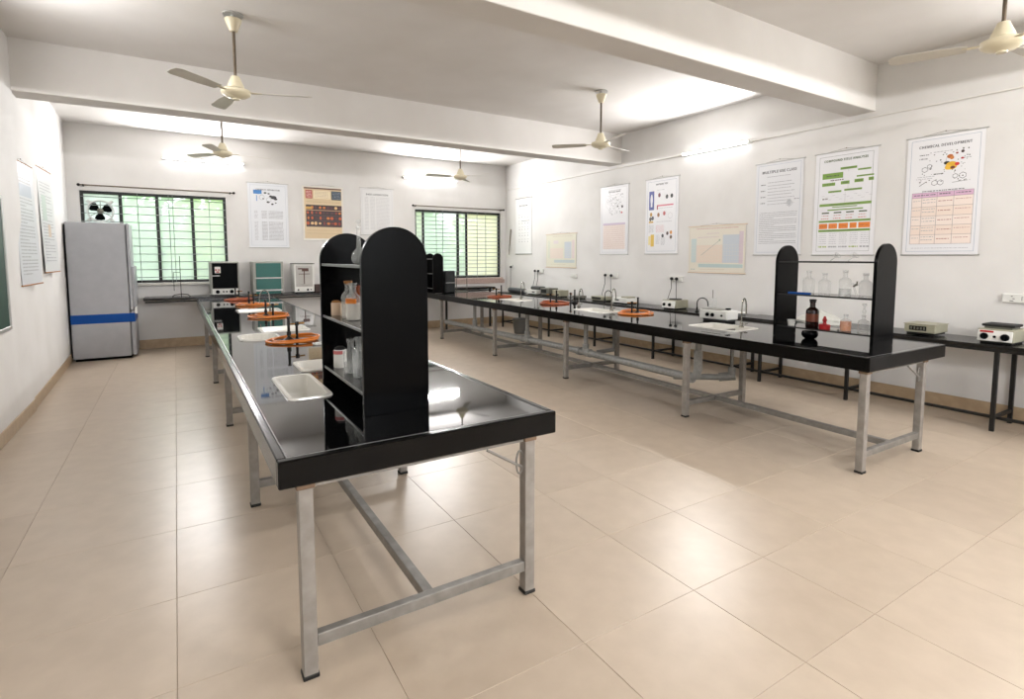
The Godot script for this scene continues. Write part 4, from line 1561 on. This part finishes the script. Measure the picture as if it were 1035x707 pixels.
func burner(label, at, turn, h) -> Node3D:
	var t := thing("gas_burner", label, "burner", at, turn, "bunsen burners with gas cocks on the benches")
	var s := mb()
	lathe(s, [Vector2(0.0, 0.0), Vector2(0.052, 0.0), Vector2(0.052, 0.012), Vector2(0.03, 0.026), Vector2(0.016, 0.04), Vector2(0.0, 0.04)], Vector3.ZERO, 18)
	put("base", s, M.dark_metal, t)
	s = mb()
	lathe(s, [Vector2(0.012, 0.035), Vector2(0.012, 0.05), Vector2(0.018, 0.052), Vector2(0.018, 0.085), Vector2(0.012, 0.09), Vector2(0.011, h), Vector2(0.015, h), Vector2(0.015, h + 0.012), Vector2(0.0, h + 0.012)], Vector3.ZERO, 14)
	put("barrel", s, M.dark_metal, t)
	s = mb()
	tube(s, [Vector3(0.01, 0.045, 0), Vector3(0.06, 0.045, 0)], 0.007, 8)
	put("gas_inlet", s, M.brass, t)
	s = mb()
	lathe(s, [Vector2(0.0, 0.0), Vector2(0.03, 0.0), Vector2(0.03, 0.008), Vector2(0.012, 0.014), Vector2(0.011, h * 0.62), Vector2(0.017, h * 0.64), Vector2(0.017, h * 0.8), Vector2(0.0, h * 0.82)], Vector3(0.085, 0, -0.04), 14)
	put("gas_cock", s, M.dark_metal, t)
	s = mb()
	tube(s, [Vector3(0.085, h * 0.72, -0.04), Vector3(0.15, h * 0.72, -0.04)], 0.007, 8)
	tube(s, [Vector3(0.085, h * 0.72, -0.04), Vector3(0.02, h * 0.72, -0.04)], 0.006, 8)
	put("nozzle", s, M.brass, t)
	return t


func build_bench_items():
	var B := BH - 0.001
	var Y1 := BH + 0.10
	var Y2 := BH + 0.395
	var Y3 := BH + 0.69
	var g := "bottles on the near rack"
	# near rack
	var t := jar("white jar with a pink banded label and black lid on the near rack's lowest shelf", P(0.835, Y1, 0.835), 0.036, 0.12, M.white_plastic, M.rubber, g)
	band(t, 0.0365, 0.078, 0.098, M.pink)
	bottle("clear glass bottle behind the others on the near rack's lowest shelf", P(0.91, Y1, 0.73), 0.034, 0.17, M.bottle_glass, 0.45, M.glass, 0.0, null, g)
	bottle("clear stoppered bottle in the middle of the near rack's lowest shelf", P(0.845, Y1, 0.645), 0.038, 0.175, M.bottle_glass, 0.42, M.glass, 0.35, glass(Color(0.85, 0.86, 0.85), 0.3), g)
	bottle("clear bottle half hidden by the arched panel on the near rack's lowest shelf", P(0.86, Y1, 0.53), 0.036, 0.165, M.bottle_glass, 0.42, M.glass, 0.0, null, g)
	t = jar("cream labelled jar at the far end of the near rack's middle shelf", P(0.83, Y2, 0.875), 0.028, 0.085, M.label_cream, M.cork, g)
	t = jar("second cream labelled jar on the near rack's middle shelf, right of the first", P(0.86, Y2, 0.80), 0.026, 0.08, M.label_cream, M.cork, g)
	bottle("amber bottle standing behind the cream jars on the near rack's middle shelf", P(0.94, Y2, 0.83), 0.034, 0.17, M.amber_light, 0.42, M.amber, 0.0, null, g)
	bottle("tall clear bottle with a tan stopper on the near rack's middle shelf", P(0.85, Y2, 0.685), 0.038, 0.19, M.bottle_glass, 0.45, M.cork, 0.45, glass(Color(0.8, 0.79, 0.75), 0.35), g)
	t = bottle("clear bottle with an orange label beside the panel on the near rack's middle shelf", P(0.845, Y2, 0.575), 0.038, 0.185, M.bottle_glass, 0.42, M.glass, 0.5, glass(Color(0.86, 0.84, 0.8), 0.4), g)
	band(t, 0.039, 0.09, 0.115, M.orange)
	t = thing("volumetric_flask", "clear long necked flask on top of the near rack", "flask", P(0.90, Y3, 0.64))
	var s := mb()
	lathe(s, [Vector2(0.0, 0.0), Vector2(0.026, 0.0), Vector2(0.036, 0.012), Vector2(0.041, 0.035), Vector2(0.034, 0.06), Vector2(0.016, 0.078), Vector2(0.011, 0.09), Vector2(0.010, 0.185), Vector2(0.013, 0.19), Vector2(0.013, 0.20)], Vector3.ZERO, 20)
	put("glass_body", s, M.bottle_glass, t)
	s = mb()
	lathe(s, [Vector2(0.0, 0.19), Vector2(0.010, 0.19), Vector2(0.012, 0.205), Vector2(0.006, 0.215), Vector2(0.014, 0.225), Vector2(0.012, 0.235), Vector2(0.0, 0.236)], Vector3.ZERO, 12)
	put("stopper", s, M.glass, t)
	# right bench rack
	g = "bottles on the right bench rack"
	var z := [0.44, 0.30, 0.13, -0.03]
	var lb := ["clear bottle above the blue strip on the right bench rack", "clear bottle second from the left on the middle shelf of the right bench rack", "clear half filled bottle third from the left on the right bench rack's middle shelf", "clear bottle next to the near panel on the right bench rack's middle shelf"]
	for k in 4:
		bottle(lb[k], P(4.88, Y2, z[k]), 0.048, [0.195, 0.18, 0.205, 0.185][k], M.bottle_glass, 0.36, M.glass, [0.0, 0.0, 0.32, 0.0][k], glass(Color(0.8, 0.82, 0.82), 0.25), g)
	s = mb()
	span(s, Vector3(-0.012, 0, -0.10), Vector3(0.012, 0.018, 0.10), 0.002)
	var o := put("blue_strip", s, M.blue)
	o.position = P(4.785, Y2, 0.47)
	o.set_meta("label", "flat blue strip on the front edge of the right bench rack's middle shelf")
	o.set_meta("category", "strip")
	t = thing("glass_tubing", "bent clear glass apparatus with a tap between the bottles of the right bench rack", "glassware", P(4.87, Y2, 0.05))
	s = mb()
	tube(s, [Vector3(0, 0.01, 0.02), Vector3(0, 0.05, 0.005), Vector3(0, 0.10, -0.015), Vector3(0, 0.115, -0.018)], 0.009, 8)
	put("stem", s, M.bottle_glass, t)
	s = mb()
	tube(s, [Vector3(0, 0.085, -0.01), Vector3(0, 0.10, 0.015), Vector3(0, 0.13, 0.02)], 0.007, 8)
	tube(s, [Vector3(-0.02, 0.10, 0.012), Vector3(0.02, 0.10, 0.012)], 0.008, 8)
	put("side_arm", s, M.chrome, t)
	t = bottle("large dark brown bottle on the lowest shelf of the right bench rack", P(4.86, Y1, 0.385), 0.052, 0.235, M.amber, 0.42, M.rubber, 0.0, null, g)
	band(t, 0.0525, 0.055, 0.125, flat_mat(Color(0.40, 0.19, 0.10), 0.4))
	t = thing("white_cup", "small white plastic cup at the far end of the right bench rack's lowest shelf", "cup", P(4.86, Y1, 0.575))
	s = mb()
	lathe(s, [Vector2(0.0, 0.004), Vector2(0.026, 0.004), Vector2(0.028, 0.0), Vector2(0.034, 0.05), Vector2(0.036, 0.052), Vector2(0.031, 0.05), Vector2(0.026, 0.008), Vector2(0.0, 0.008)], Vector3.ZERO, 18)
	put("bowl", s, M.white_plastic, t)
	s = mb()
	tube(s, [Vector3(0, 0.04, 0.033), Vector3(0, 0.038, 0.05), Vector3(0, 0.018, 0.047), Vector3(0, 0.012, 0.03)], 0.004, 6)
	put("handle", s, M.rubber, t)
	t = thing("red_stand", "small red stand with a knob beside the brown bottle", "stand", P(4.86, Y1, 0.275))
	s = mb()
	lathe(s, [Vector2(0.0, 0.0), Vector2(0.044, 0.0), Vector2(0.046, 0.035), Vector2(0.04, 0.04), Vector2(0.0, 0.042)], Vector3.ZERO, 18)
	put("base", s, M.red, t)
	s = mb()
	lathe(s, [Vector2(0.018, 0.04), Vector2(0.012, 0.06), Vector2(0.02, 0.075), Vector2(0.014, 0.09), Vector2(0.008, 0.11), Vector2(0.0, 0.112)], Vector3.ZERO, 14)
	put("knob", s, M.red, t)
	t = thing("petri_dish", "flat white dish between the red stand and the pink bottle", "dish", P(4.86, Y1, 0.185))
	s = mb()
	lathe(s, [Vector2(0.0, 0.0), Vector2(0.032, 0.0), Vector2(0.035, 0.014), Vector2(0.033, 0.014), Vector2(0.03, 0.004), Vector2(0.0, 0.004)], Vector3.ZERO, 18)
	put("dish_body", s, M.white_plastic, t)
	bottle("short bottle of pale orange liquid on the right bench rack's lowest shelf", P(4.86, Y1, 0.10), 0.044, 0.135, M.bottle_glass, 0.34, M.glass, 0.62, M.pink_liquid, g)
	t = bottle("clear bottle with a tall spout, lowest shelf of the right bench rack", P(4.87, Y1, -0.035), 0.042, 0.145, M.bottle_glass, 0.34, null, 0.0, null, g)
	s = mb()
	lathe(s, [Vector2(0.012, 0.13), Vector2(0.010, 0.16), Vector2(0.015, 0.18), Vector2(0.009, 0.195), Vector2(0.009, 0.22), Vector2(0.018, 0.235), Vector2(0.014, 0.245), Vector2(0.0, 0.245)], Vector3.ZERO, 12)
	put("spout", s, M.bottle_glass, t)
	for q in [[0.235, "small clear funnel lying left on the top shelf of the right bench rack"], [0.09, "small clear funnel lying right on the top shelf of the right bench rack"]]:
		t = thing("glass_funnel", q[1], "funnel", P(4.90, Y3, q[0]), 0.0, "funnels on the right bench rack")
		s = mb()
		xf = Transform3D(Basis(Vector3(1, 0, 0), 0.9), Vector3(0, 0.034, 0))
		lathe(s, [Vector2(0.004, -0.05), Vector2(0.005, -0.005), Vector2(0.03, 0.03), Vector2(0.031, 0.034)], Vector3.ZERO, 14)
		put("cone", s, M.bottle_glass, t)
	t = thing("mortar_bowl", "black bowl under the brown bottle on the right bench", "bowl", P(4.86, B, 0.40))
	s = mb()
	lathe(s, [Vector2(0.0, 0.0), Vector2(0.038, 0.0), Vector2(0.055, 0.012), Vector2(0.066, 0.03), Vector2(0.068, 0.048), Vector2(0.062, 0.066), Vector2(0.056, 0.066), Vector2(0.058, 0.045), Vector2(0.045, 0.02), Vector2(0.0, 0.012)], Vector3.ZERO, 20)
	put("bowl_body", s, M.rack, t)
	# burners and tubing, near bench
	var bl := [[0.865, 2.68, "burner and gas cock inside the orange tubing nearest the camera, near bench", 0.2], [0.965, 4.85, "burner and gas cock behind the second tubing coil of the near bench", 0.0], [0.975, 6.72, "burner in the third tubing coil of the near bench, before the incubator", 0.3], [0.895, 7.92, "burner farthest back on the near bench, before the black oven", 0.5]]
	for q in bl:
		burner(q[2], P(q[0], B, q[1]), q[3], 0.20)
	coil("thick orange rubber tubing coiled nearest the camera on the near bench", P(0.90, B, 2.68), 0.195, M.orange, 2.6, 1)
	coil("second orange tubing coil on the near bench, counted from the camera", P(1.0, B, 4.85), 0.195, M.orange, 2.4, 2)
	coil("third orange tubing coil on the near bench, before the incubator", P(1.01, B, 6.72), 0.20, M.orange, 2.2, 3)
	coil("farthest red orange tubing coil on the near bench, before the black oven", P(0.93, B, 7.92), 0.195, M.red_tube, 2.2, 4)
	# burners and tubing, right bench
	var br := [[5.08, 2.75, "burner in the nearest tubing coil of the right bench", 2.6], [5.08, 4.50, "burner in the middle tubing coil of the right bench", 2.2], [5.40, 4.45, "second burner, standing just right of the middle coil of the right bench", 1.2], [5.09, 6.20, "burner in the farthest tubing coil of the right bench", 2.4]]
	for q in br:
		burner(q[2], P(q[0], B, q[1]), q[3], 0.20)
	coil("orange tubing coil nearest the camera on the right bench", P(5.05, B, 2.75), 0.205, M.orange, 2.4, 5)
	coil("red orange tubing coil in the middle of the right bench", P(5.05, B, 4.50), 0.22, M.red_tube, 2.4, 6)
	coil("farthest red orange tubing coil on the right bench", P(5.06, B, 6.20), 0.20, M.red_tube, 2.2, 7)
	# small glass and cable by the near rack
	t = thing("glass_beaker", "small clear beaker behind the near rack, beside the orange tubing", "beaker", P(1.19, B, 2.60))
	s = mb()
	lathe(s, [Vector2(0.0, 0.0), Vector2(0.036, 0.0), Vector2(0.038, 0.01), Vector2(0.038, 0.095), Vector2(0.042, 0.10)], Vector3.ZERO, 18)
	put("glass_body", s, M.bottle_glass, t)
	s = mb()
	var pts := []
	for k in 40:
		var a := k * 0.33
		pts.append(Vector3(0.05 * cos(a) + 0.002 * k * 0.5, 0.006 + 0.001 * (k % 6), 0.045 * sin(a)))
	tube(s, pts, 0.005, 6)
	o = put("white_cable", s, M.white_plastic)
	o.position = P(1.04, B, 2.38)
	o.set_meta("label", "loose loop of white cable on the near bench by the rack")
	o.set_meta("category", "cable")
	# hot plate on the right bench
	t = thing("magnetic_stirrer", "white stirrer with two black knobs on the right bench, beside its sink", "stirrer", P(5.30, B, 1.70), -PI / 2 - 0.0155)
	s = mb()
	span(s, Vector3(-0.19, 0.025, -0.10), Vector3(0.19, 0.13, 0.10), 0.012)
	put("body", s, M.white_plastic, t)
	for q in [[-0.07, 0.022], [0.0, 0.022], [0.12, 0.012]]:
		knob(t, Vector3(q[0], 0.075, 0.10), q[1], M.oven_black)
	s = mb()
	span(s, Vector3(-0.16, 0.13, -0.09), Vector3(0.10, 0.137, 0.09), 0.002)
	put("top_plate", s, M.grey_metal, t)
	s = mb()
	span(s, Vector3(-0.15, 0.0, -0.08), Vector3(0.17, 0.026, 0.08), 0.004)
	put("base_pad", s, M.rubber, t)
	s = mb()
	box(s, Vector3(0.13, 0.145, 0.0), Vector3(0.04, 0.02, 0.05), 0.004)
	put("rod_clamp", s, M.oven_black, t)
	# black instrument case and wire frame at the far end of the right bench
	t = thing("instrument_case", "dark upright case beside the farthest rack on the right bench", "case", P(4.78, B, 7.80))
	s = mb()
	span(s, Vector3(-0.11, 0.0, -0.11), Vector3(0.11, 0.45, 0.11), 0.02)
	put("body", s, flat_mat(Color(0.07, 0.085, 0.09), 0.3), t)
	s = mb()
	span(s, Vector3(-0.11, 0.20, 0.11), Vector3(0.11, 0.212, 0.116), 0.001)
	put("trim_line", s, M.alu, t)
	t = thing("burette_stand", "thin grey wire stand before the far right window", "stand", P(5.10, B, 7.85))
	s = mb()
	tube(s, [Vector3(-0.11, 0.0, 0), Vector3(-0.11, 0.42, 0)], 0.007, 6)
	tube(s, [Vector3(0.13, 0.0, 0), Vector3(0.13, 0.42, 0)], 0.007, 6)
	put("upright", s, M.grey_metal, t)
	s = mb()
	tube(s, [Vector3(-0.12, 0.42, 0), Vector3(0.14, 0.42, 0)], 0.007, 6)
	put("top_bar", s, M.grey_metal, t)
	s = mb()
	span(s, Vector3(-0.12, 0.0, -0.05), Vector3(0.14, 0.012, 0.05), 0.003)
	put("base", s, M.grey_metal, t)


func device(called, label, cat, z, w, h, d, m, x := 6.60) -> Node3D:
	# stands on the side counter and faces the benches; local x runs towards the camera
	var t := thing(called, label, cat, P(x, SY, z), -PI / 2, "instruments on the right wall counter")
	var s := mb()
	span(s, Vector3(-w * 0.5, 0.018, -d * 0.5), Vector3(w * 0.5, h, d * 0.5), 0.006)
	put("body", s, m, t)
	s = mb()
	span(s, Vector3(-w * 0.5 + 0.015, 0.0, -d * 0.5 + 0.02), Vector3(w * 0.5 - 0.015, 0.02, d * 0.5 - 0.02), 0.003)
	put("feet", s, M.rubber, t)
	return t


func build_counter_items():
	# beige balance
	var t := device("electronic_balance", "flat beige grey balance box on the right wall counter behind the rack", "balance", 0.175, 0.27, 0.105, 0.30, M.beige)
	t.position.y = SY + 0.014
	var s := mb()
	span(s, Vector3(-0.142, 0.099, -0.153), Vector3(0.142, 0.107, 0.153), 0.003)
	put("lid", s, M.beige, t)
	s = mb()
	span(s, Vector3(-0.09, 0.04, 0.15), Vector3(0.06, 0.085, 0.153), 0.001)
	put("display_window", s, flat_mat(Color(0.12, 0.12, 0.1), 0.25), t)
	s = mb()
	for k in 5:
		box(s, Vector3(-0.07 + k * 0.028, 0.062, 0.154), Vector3(0.014, 0.024, 0.002), 0.0005)
	put("digit_wheel", s, M.grey_metal, t)
	# hot plate with the red strip
	t = device("hot_plate", "grey hot plate with a red strip and black dials, at the right picture edge", "hot plate", -0.43, 0.26, 0.135, 0.32, M.beige, 6.59)
	s = mb()
	xf = Transform3D(Basis(Vector3(1, 0, 0), -0.18), Vector3(0, 0.075, 0.168))
	box(s, Vector3.ZERO, Vector3(0.25, 0.10, 0.012), 0.003)
	put("control_panel", s, M.white_plastic, t)
	for q in [[-0.075, 0.03], [0.0, 0.012], [0.075, 0.032]]:
		knob(t, Vector3(q[0], 0.068, 0.175), q[1], M.oven_black, 0.18)
	s = mb()
	xf = Transform3D(Basis(Vector3(1, 0, 0), -0.18), Vector3(-0.06, 0.112, 0.170))
	box(s, Vector3.ZERO, Vector3(0.10, 0.018, 0.004), 0.001)
	put("red_strip", s, M.red, t)
	s = mb()
	span(s, Vector3(-0.10, 0.135, -0.10), Vector3(0.10, 0.155, 0.10), 0.003)
	put("plate_support", s, M.grey_metal, t)
	s = mb()
	span(s, Vector3(-0.12, 0.155, -0.11), Vector3(0.12, 0.178, 0.11), 0.01)
	put("heating_plate", s, M.rubber, t)
	# stirrer with a black plate
	t = device("stirrer_plate", "grey stirrer with a black round plate and two black knobs under the double socket", "stirrer", 3.475, 0.27, 0.14, 0.28, M.beige)
	s = mb()
	xf = Transform3D(Basis(Vector3(1, 0, 0), -0.2), Vector3(0, 0.075, 0.148))
	box(s, Vector3.ZERO, Vector3(0.25, 0.11, 0.012), 0.003)
	put("control_panel", s, M.white_plastic, t)
	for q in [[-0.08, 0.024], [0.03, 0.026]]:
		knob(t, Vector3(q[0], 0.07, 0.155), q[1], M.oven_black, 0.2)
	s = mb()
	lathe(s, [Vector2(0.0, 0.14), Vector2(0.09, 0.14), Vector2(0.10, 0.155), Vector2(0.0, 0.157)], Vector3.ZERO, 20)
	put("plate", s, M.rubber, t)
	# white melting point box
	t = device("white_tester", "low white tester with a black switch, behind the nearest coil of the right bench", "tester", 4.58, 0.36, 0.10, 0.26, M.white_plastic)
	s = mb()
	box(s, Vector3(-0.06, 0.065, 0.131), Vector3(0.10, 0.02, 0.004), 0.001)
	put("switch", s, M.oven_black, t)
	s = mb()
	span(s, Vector3(-0.02, 0.10, -0.10), Vector3(0.16, 0.125, 0.08), 0.008)
	put("top_tray", s, M.beige, t)
	# meter
	t = device("panel_meter", "long grey meter with a dark scale on the right wall counter, beside the white tester", "meter", 5.18, 0.34, 0.09, 0.22, M.beige)
	s = mb()
	span(s, Vector3(-0.14, 0.035, 0.11), Vector3(0.10, 0.075, 0.113), 0.001)
	put("scale_window", s, flat_mat(Color(0.14, 0.14, 0.12), 0.3), t)
	t = device("small_press", "small dark press on the right wall counter under the faded square chart", "instrument", 5.82, 0.2, 0.06, 0.2, M.grey_metal)
	s = mb()
	tube(s, [Vector3(0, 0.06, 0), Vector3(0, 0.13, 0.0), Vector3(0.06, 0.15, 0.02)], 0.012, 8)
	put("lever", s, M.dark_metal, t)
	t = device("light_grey_box", "light grey meter box, the right of two boxes under the faded square chart", "meter", 6.42, 0.26, 0.135, 0.22, M.beige)
	knob(t, Vector3(0.07, 0.05, 0.11), 0.016, M.oven_black)
	t = device("dark_grey_box", "dark grey meter box, the left of two boxes under the faded square chart", "meter", 6.80, 0.30, 0.16, 0.24, M.grey_metal)
	s = mb()
	span(s, Vector3(-0.12, 0.06, 0.12), Vector3(0.06, 0.13, 0.123), 0.001)
	put("dial_window", s, flat_mat(Color(0.2, 0.21, 0.21), 0.2), t)
	t = device("projector", "white instrument with a dark cover under the socket near the far corner", "instrument", 7.25, 0.36, 0.10, 0.28, M.white_plastic)
	s = mb()
	span(s, Vector3(-0.17, 0.10, -0.12), Vector3(0.17, 0.17, 0.06), 0.03)
	put("dark_cover", s, flat_mat(Color(0.2, 0.21, 0.21), 0.5), t)
	s = mb()
	span(s, Vector3(0.02, 0.05, 0.141), Vector3(0.12, 0.07, 0.144), 0.001)
	put("slot", s, M.oven_black, t)
	# grey roll and white stand in the corner
	s = mb()
	lathe(s, [Vector2(0.0, -0.32), Vector2(0.05, -0.32), Vector2(0.055, -0.3), Vector2(0.055, 0.3), Vector2(0.05, 0.32), Vector2(0.0, 0.32)], Vector3.ZERO, 20)
	t = thing("grey_roll", "dark grey roll lying on the counter in the far right corner", "roll", P(6.52, SY, 7.92), 0.0)
	var o := put("roll_body", s, flat_mat(Color(0.27, 0.28, 0.29), 0.5), t)
	o.rotation.x = PI / 2
	o.position.y = 0.055
	s = mb()
	lathe(s, [Vector2(0.0, 0.0), Vector2(0.03, 0.0), Vector2(0.03, 0.03), Vector2(0.0, 0.03)], Vector3.ZERO, 12)
	o = put("end_cap", s, M.white_plastic, t)
	o.rotation.x = PI / 2
	o.position = Vector3(0, 0.055, 0.32)
	t = thing("waste_bin", "grey waste bin on the floor under the right wall counter, near the corner", "bin", P(6.15, 0, 7.2))
	s = mb()
	lathe(s, [Vector2(0.0, 0.0), Vector2(0.13, 0.0), Vector2(0.17, 0.30), Vector2(0.175, 0.31), Vector2(0.163, 0.31), Vector2(0.125, 0.012), Vector2(0.0, 0.012)], Vector3.ZERO, 22)
	put("bucket", s, flat_mat(Color(0.36, 0.36, 0.35), 0.5), t)
	s = mb()
	lathe(s, [Vector2(0.172, 0.27), Vector2(0.178, 0.27), Vector2(0.18, 0.285), Vector2(0.174, 0.285)], Vector3.ZERO, 22)
	put("rim_band", s, M.grey_metal, t)
	# white dish stack and cylinder
	t = thing("white_tray", "shallow white tray on the right wall counter beside the rack", "tray", P(6.62, SY, 2.44), 0.2)
	s = mb()
	lathe(s, [Vector2(0.0, 0.0), Vector2(0.13, 0.0), Vector2(0.17, 0.035), Vector2(0.165, 0.038), Vector2(0.125, 0.008), Vector2(0.0, 0.008)], Vector3.ZERO, 24)
	put("tray_body", s, M.white_plastic, t)
	s = mb()
	lathe(s, [Vector2(0.0, 0.009), Vector2(0.08, 0.009), Vector2(0.06, 0.04), Vector2(0.02, 0.05), Vector2(0.0, 0.05)], Vector3(0.02, 0, 0.01), 9)
	put("cloth_heap", s, M.paper, t)
	t = thing("measuring_cylinder", "tall clear measuring cylinder on the right wall counter under the pastel chart", "cylinder", P(6.68, SY, 2.85))
	s = mb()
	lathe(s, [Vector2(0.0, 0.0), Vector2(0.07, 0.0), Vector2(0.07, 0.01), Vector2(0.06, 0.012), Vector2(0.06, 0.20), Vector2(0.063, 0.205)], Vector3.ZERO, 18)
	put("vessel", s, M.bottle_glass, t)
	s = mb()
	tube(s, [Vector3(0, 0.2, 0), Vector3(0, 0.32, 0)], 0.006, 6)
	put("stirring_rod", s, M.grey_metal, t)
	# cloth lump seen through the rack
	t = thing("plastic_bag", "crumpled pale plastic bag on the right wall counter seen through the rack", "bag", P(6.58, SY + 0.014, 1.25), 0.0)
	s = mb()
	var nz := FastNoiseLite.new()
	nz.frequency = 4.0
	nz.seed = 5
	var loops := []
	for i in 7:
		var f := i / 6.0
		var lp := []
		for k in 20:
			var a := TAU * k / 20.0
			var rr: float = (1.0 - f * f) * (1.0 + 0.28 * nz.get_noise_3d(cos(a), f * 2.0, sin(a))) + 0.02
			lp.append(Vector3(0.16 * rr * cos(a), 0.15 * f * (1.0 + 0.2 * nz.get_noise_3d(cos(a) * 2.0, 7.0, sin(a))), 0.27 * rr * sin(a)))
		loops.append(lp)
	for i in 6:
		for k in 20:
			var A: Vector3 = loops[i][k]
			var B: Vector3 = loops[i][(k + 1) % 20]
			var C: Vector3 = loops[i + 1][(k + 1) % 20]
			var D: Vector3 = loops[i + 1][k]
			var nn := (C - A).cross(D - B)
			if nn.length() > 0.0000001:
				nn = nn.normalized()
				if nn.dot((A + C) * 0.5 - Vector3(0, -0.05, 0)) < 0.0: nn = -nn
				quad(s, A, B, C, D, nn)
	put("bag_body", s, flat_mat(Color(0.80, 0.80, 0.77), 0.4), t)
	# black gooseneck taps on the side counter
	for q in [[2.98, "black gooseneck tap on the right wall counter right of the stirrer"], [4.98, "black gooseneck tap on the right wall counter beside the grey meter"]]:
		t = thing("gooseneck_tap", q[1], "tap", P(6.50, SY, q[0]), 0.0, "gooseneck taps on the right wall counter")
		s = mb()
		gooseneck(s, Vector3.ZERO, 0.21, 0.19, Vector3(0, 0, 1), 0.008)
		put("spout", s, M.dark_metal, t)
		s = mb()
		lathe(s, [Vector2(0.028, 0.0), Vector2(0.028, 0.012), Vector2(0.014, 0.02), Vector2(0.012, 0.07), Vector2(0.0, 0.07)], Vector3.ZERO, 12)
		put("base", s, M.dark_metal, t)


func socket(label, z, y, w, plugs, face_h := 0.085) -> Node3D:
	var t := thing("socket_plate", label, "socket", P(XR, y, z), -PI / 2, "socket plates on the right wall")
	var s := mb()
	span(s, Vector3(-w * 0.5, -face_h * 0.5, 0.0), Vector3(w * 0.5, face_h * 0.5, 0.028), 0.004)
	put("plate", s, M.white_plastic, t)
	for x in plugs:
		s = mb()
		lathe(s, [Vector2(0.024, 0.0), Vector2(0.026, 0.02), Vector2(0.018, 0.035), Vector2(0.0, 0.037)], Vector3.ZERO, 14)
		var o := put("plug", s, M.rubber, t)
		o.rotation.x = PI / 2
		o.position = Vector3(x, 0, 0.028)
		s = mb()
		var d: float = y - SY - 0.02
		tube(s, [Vector3(x, -0.015, 0.05), Vector3(x + 0.01, -d * 0.35, 0.055), Vector3(x - 0.02 + 0.04 * sign(x + 0.02), -d * 0.8, 0.06), Vector3(x + 0.03, -d, 0.09)], 0.005, 6)
		put("cord", s, M.dark_metal, t)
	return t


func build_wall_bits():
	socket("double socket with two black plugs left of the pastel chart's lower edge", 3.70, 1.25, 0.26, [-0.07, 0.03])
	socket("double socket with two black plugs under the pale pink table chart", 5.20, 1.26, 0.28, [-0.16, 0.0])
	socket("small socket with two black plugs left of the faded square chart", 7.50, 1.29, 0.22, [-0.18, -0.05])
	var t := socket("long white socket strip above the red striped hot plate", -0.52, 1.205, 0.36, [])
	var s := mb()
	for q in [[-0.11, 0.018, 0.012], [-0.095, -0.005, 0.016], [-0.11, -0.025, 0.03], [-0.035, 0.0, 0.004], [0.04, 0.015, 0.012], [0.05, -0.02, 0.014], [0.12, 0.0, 0.012]]:
		box(s, Vector3(q[0], q[1], 0.0285), Vector3(q[2], 0.006 if q[2] != 0.004 else 0.04, 0.002), 0.0)
	put("socket_hole", s, M.dark_metal, t)
	socket("small white switch box near the far right corner with a cord below", 8.70, 1.36, 0.12, [0.0], 0.10)
	socket("flat blank white plate below the faded square chart", 6.33, 1.22, 0.16, [], 0.08)
	# conduit along the right wall
	s = mb()
	tube(s, [P(XR - 0.012, 3.185, ZB + 0.05), P(XR - 0.012, 3.185, ZF - 0.08), P(XR - 0.012, 3.15, ZF - 0.06), P(XR - 0.012, 2.72, ZF - 0.06)], 0.009, 8)
	var o := put("wall_conduit", s, M.paper)
	o.set_meta("label", "thin white wiring conduit running high along the right wall")
	o.set_meta("category", "conduit")
	s = mb()
	tube(s, [P(XR - 0.03, 2.25, 8.72), P(XR - 0.03, 1.95, 8.76), P(XR - 0.03, 1.65, 8.80)], 0.016, 8, 0.008)
	o = put("hanging_stick", s, M.brown_rod)
	o.set_meta("label", "slim dark stick hanging on the right wall between the corner and first chart")
	o.set_meta("category", "stick")
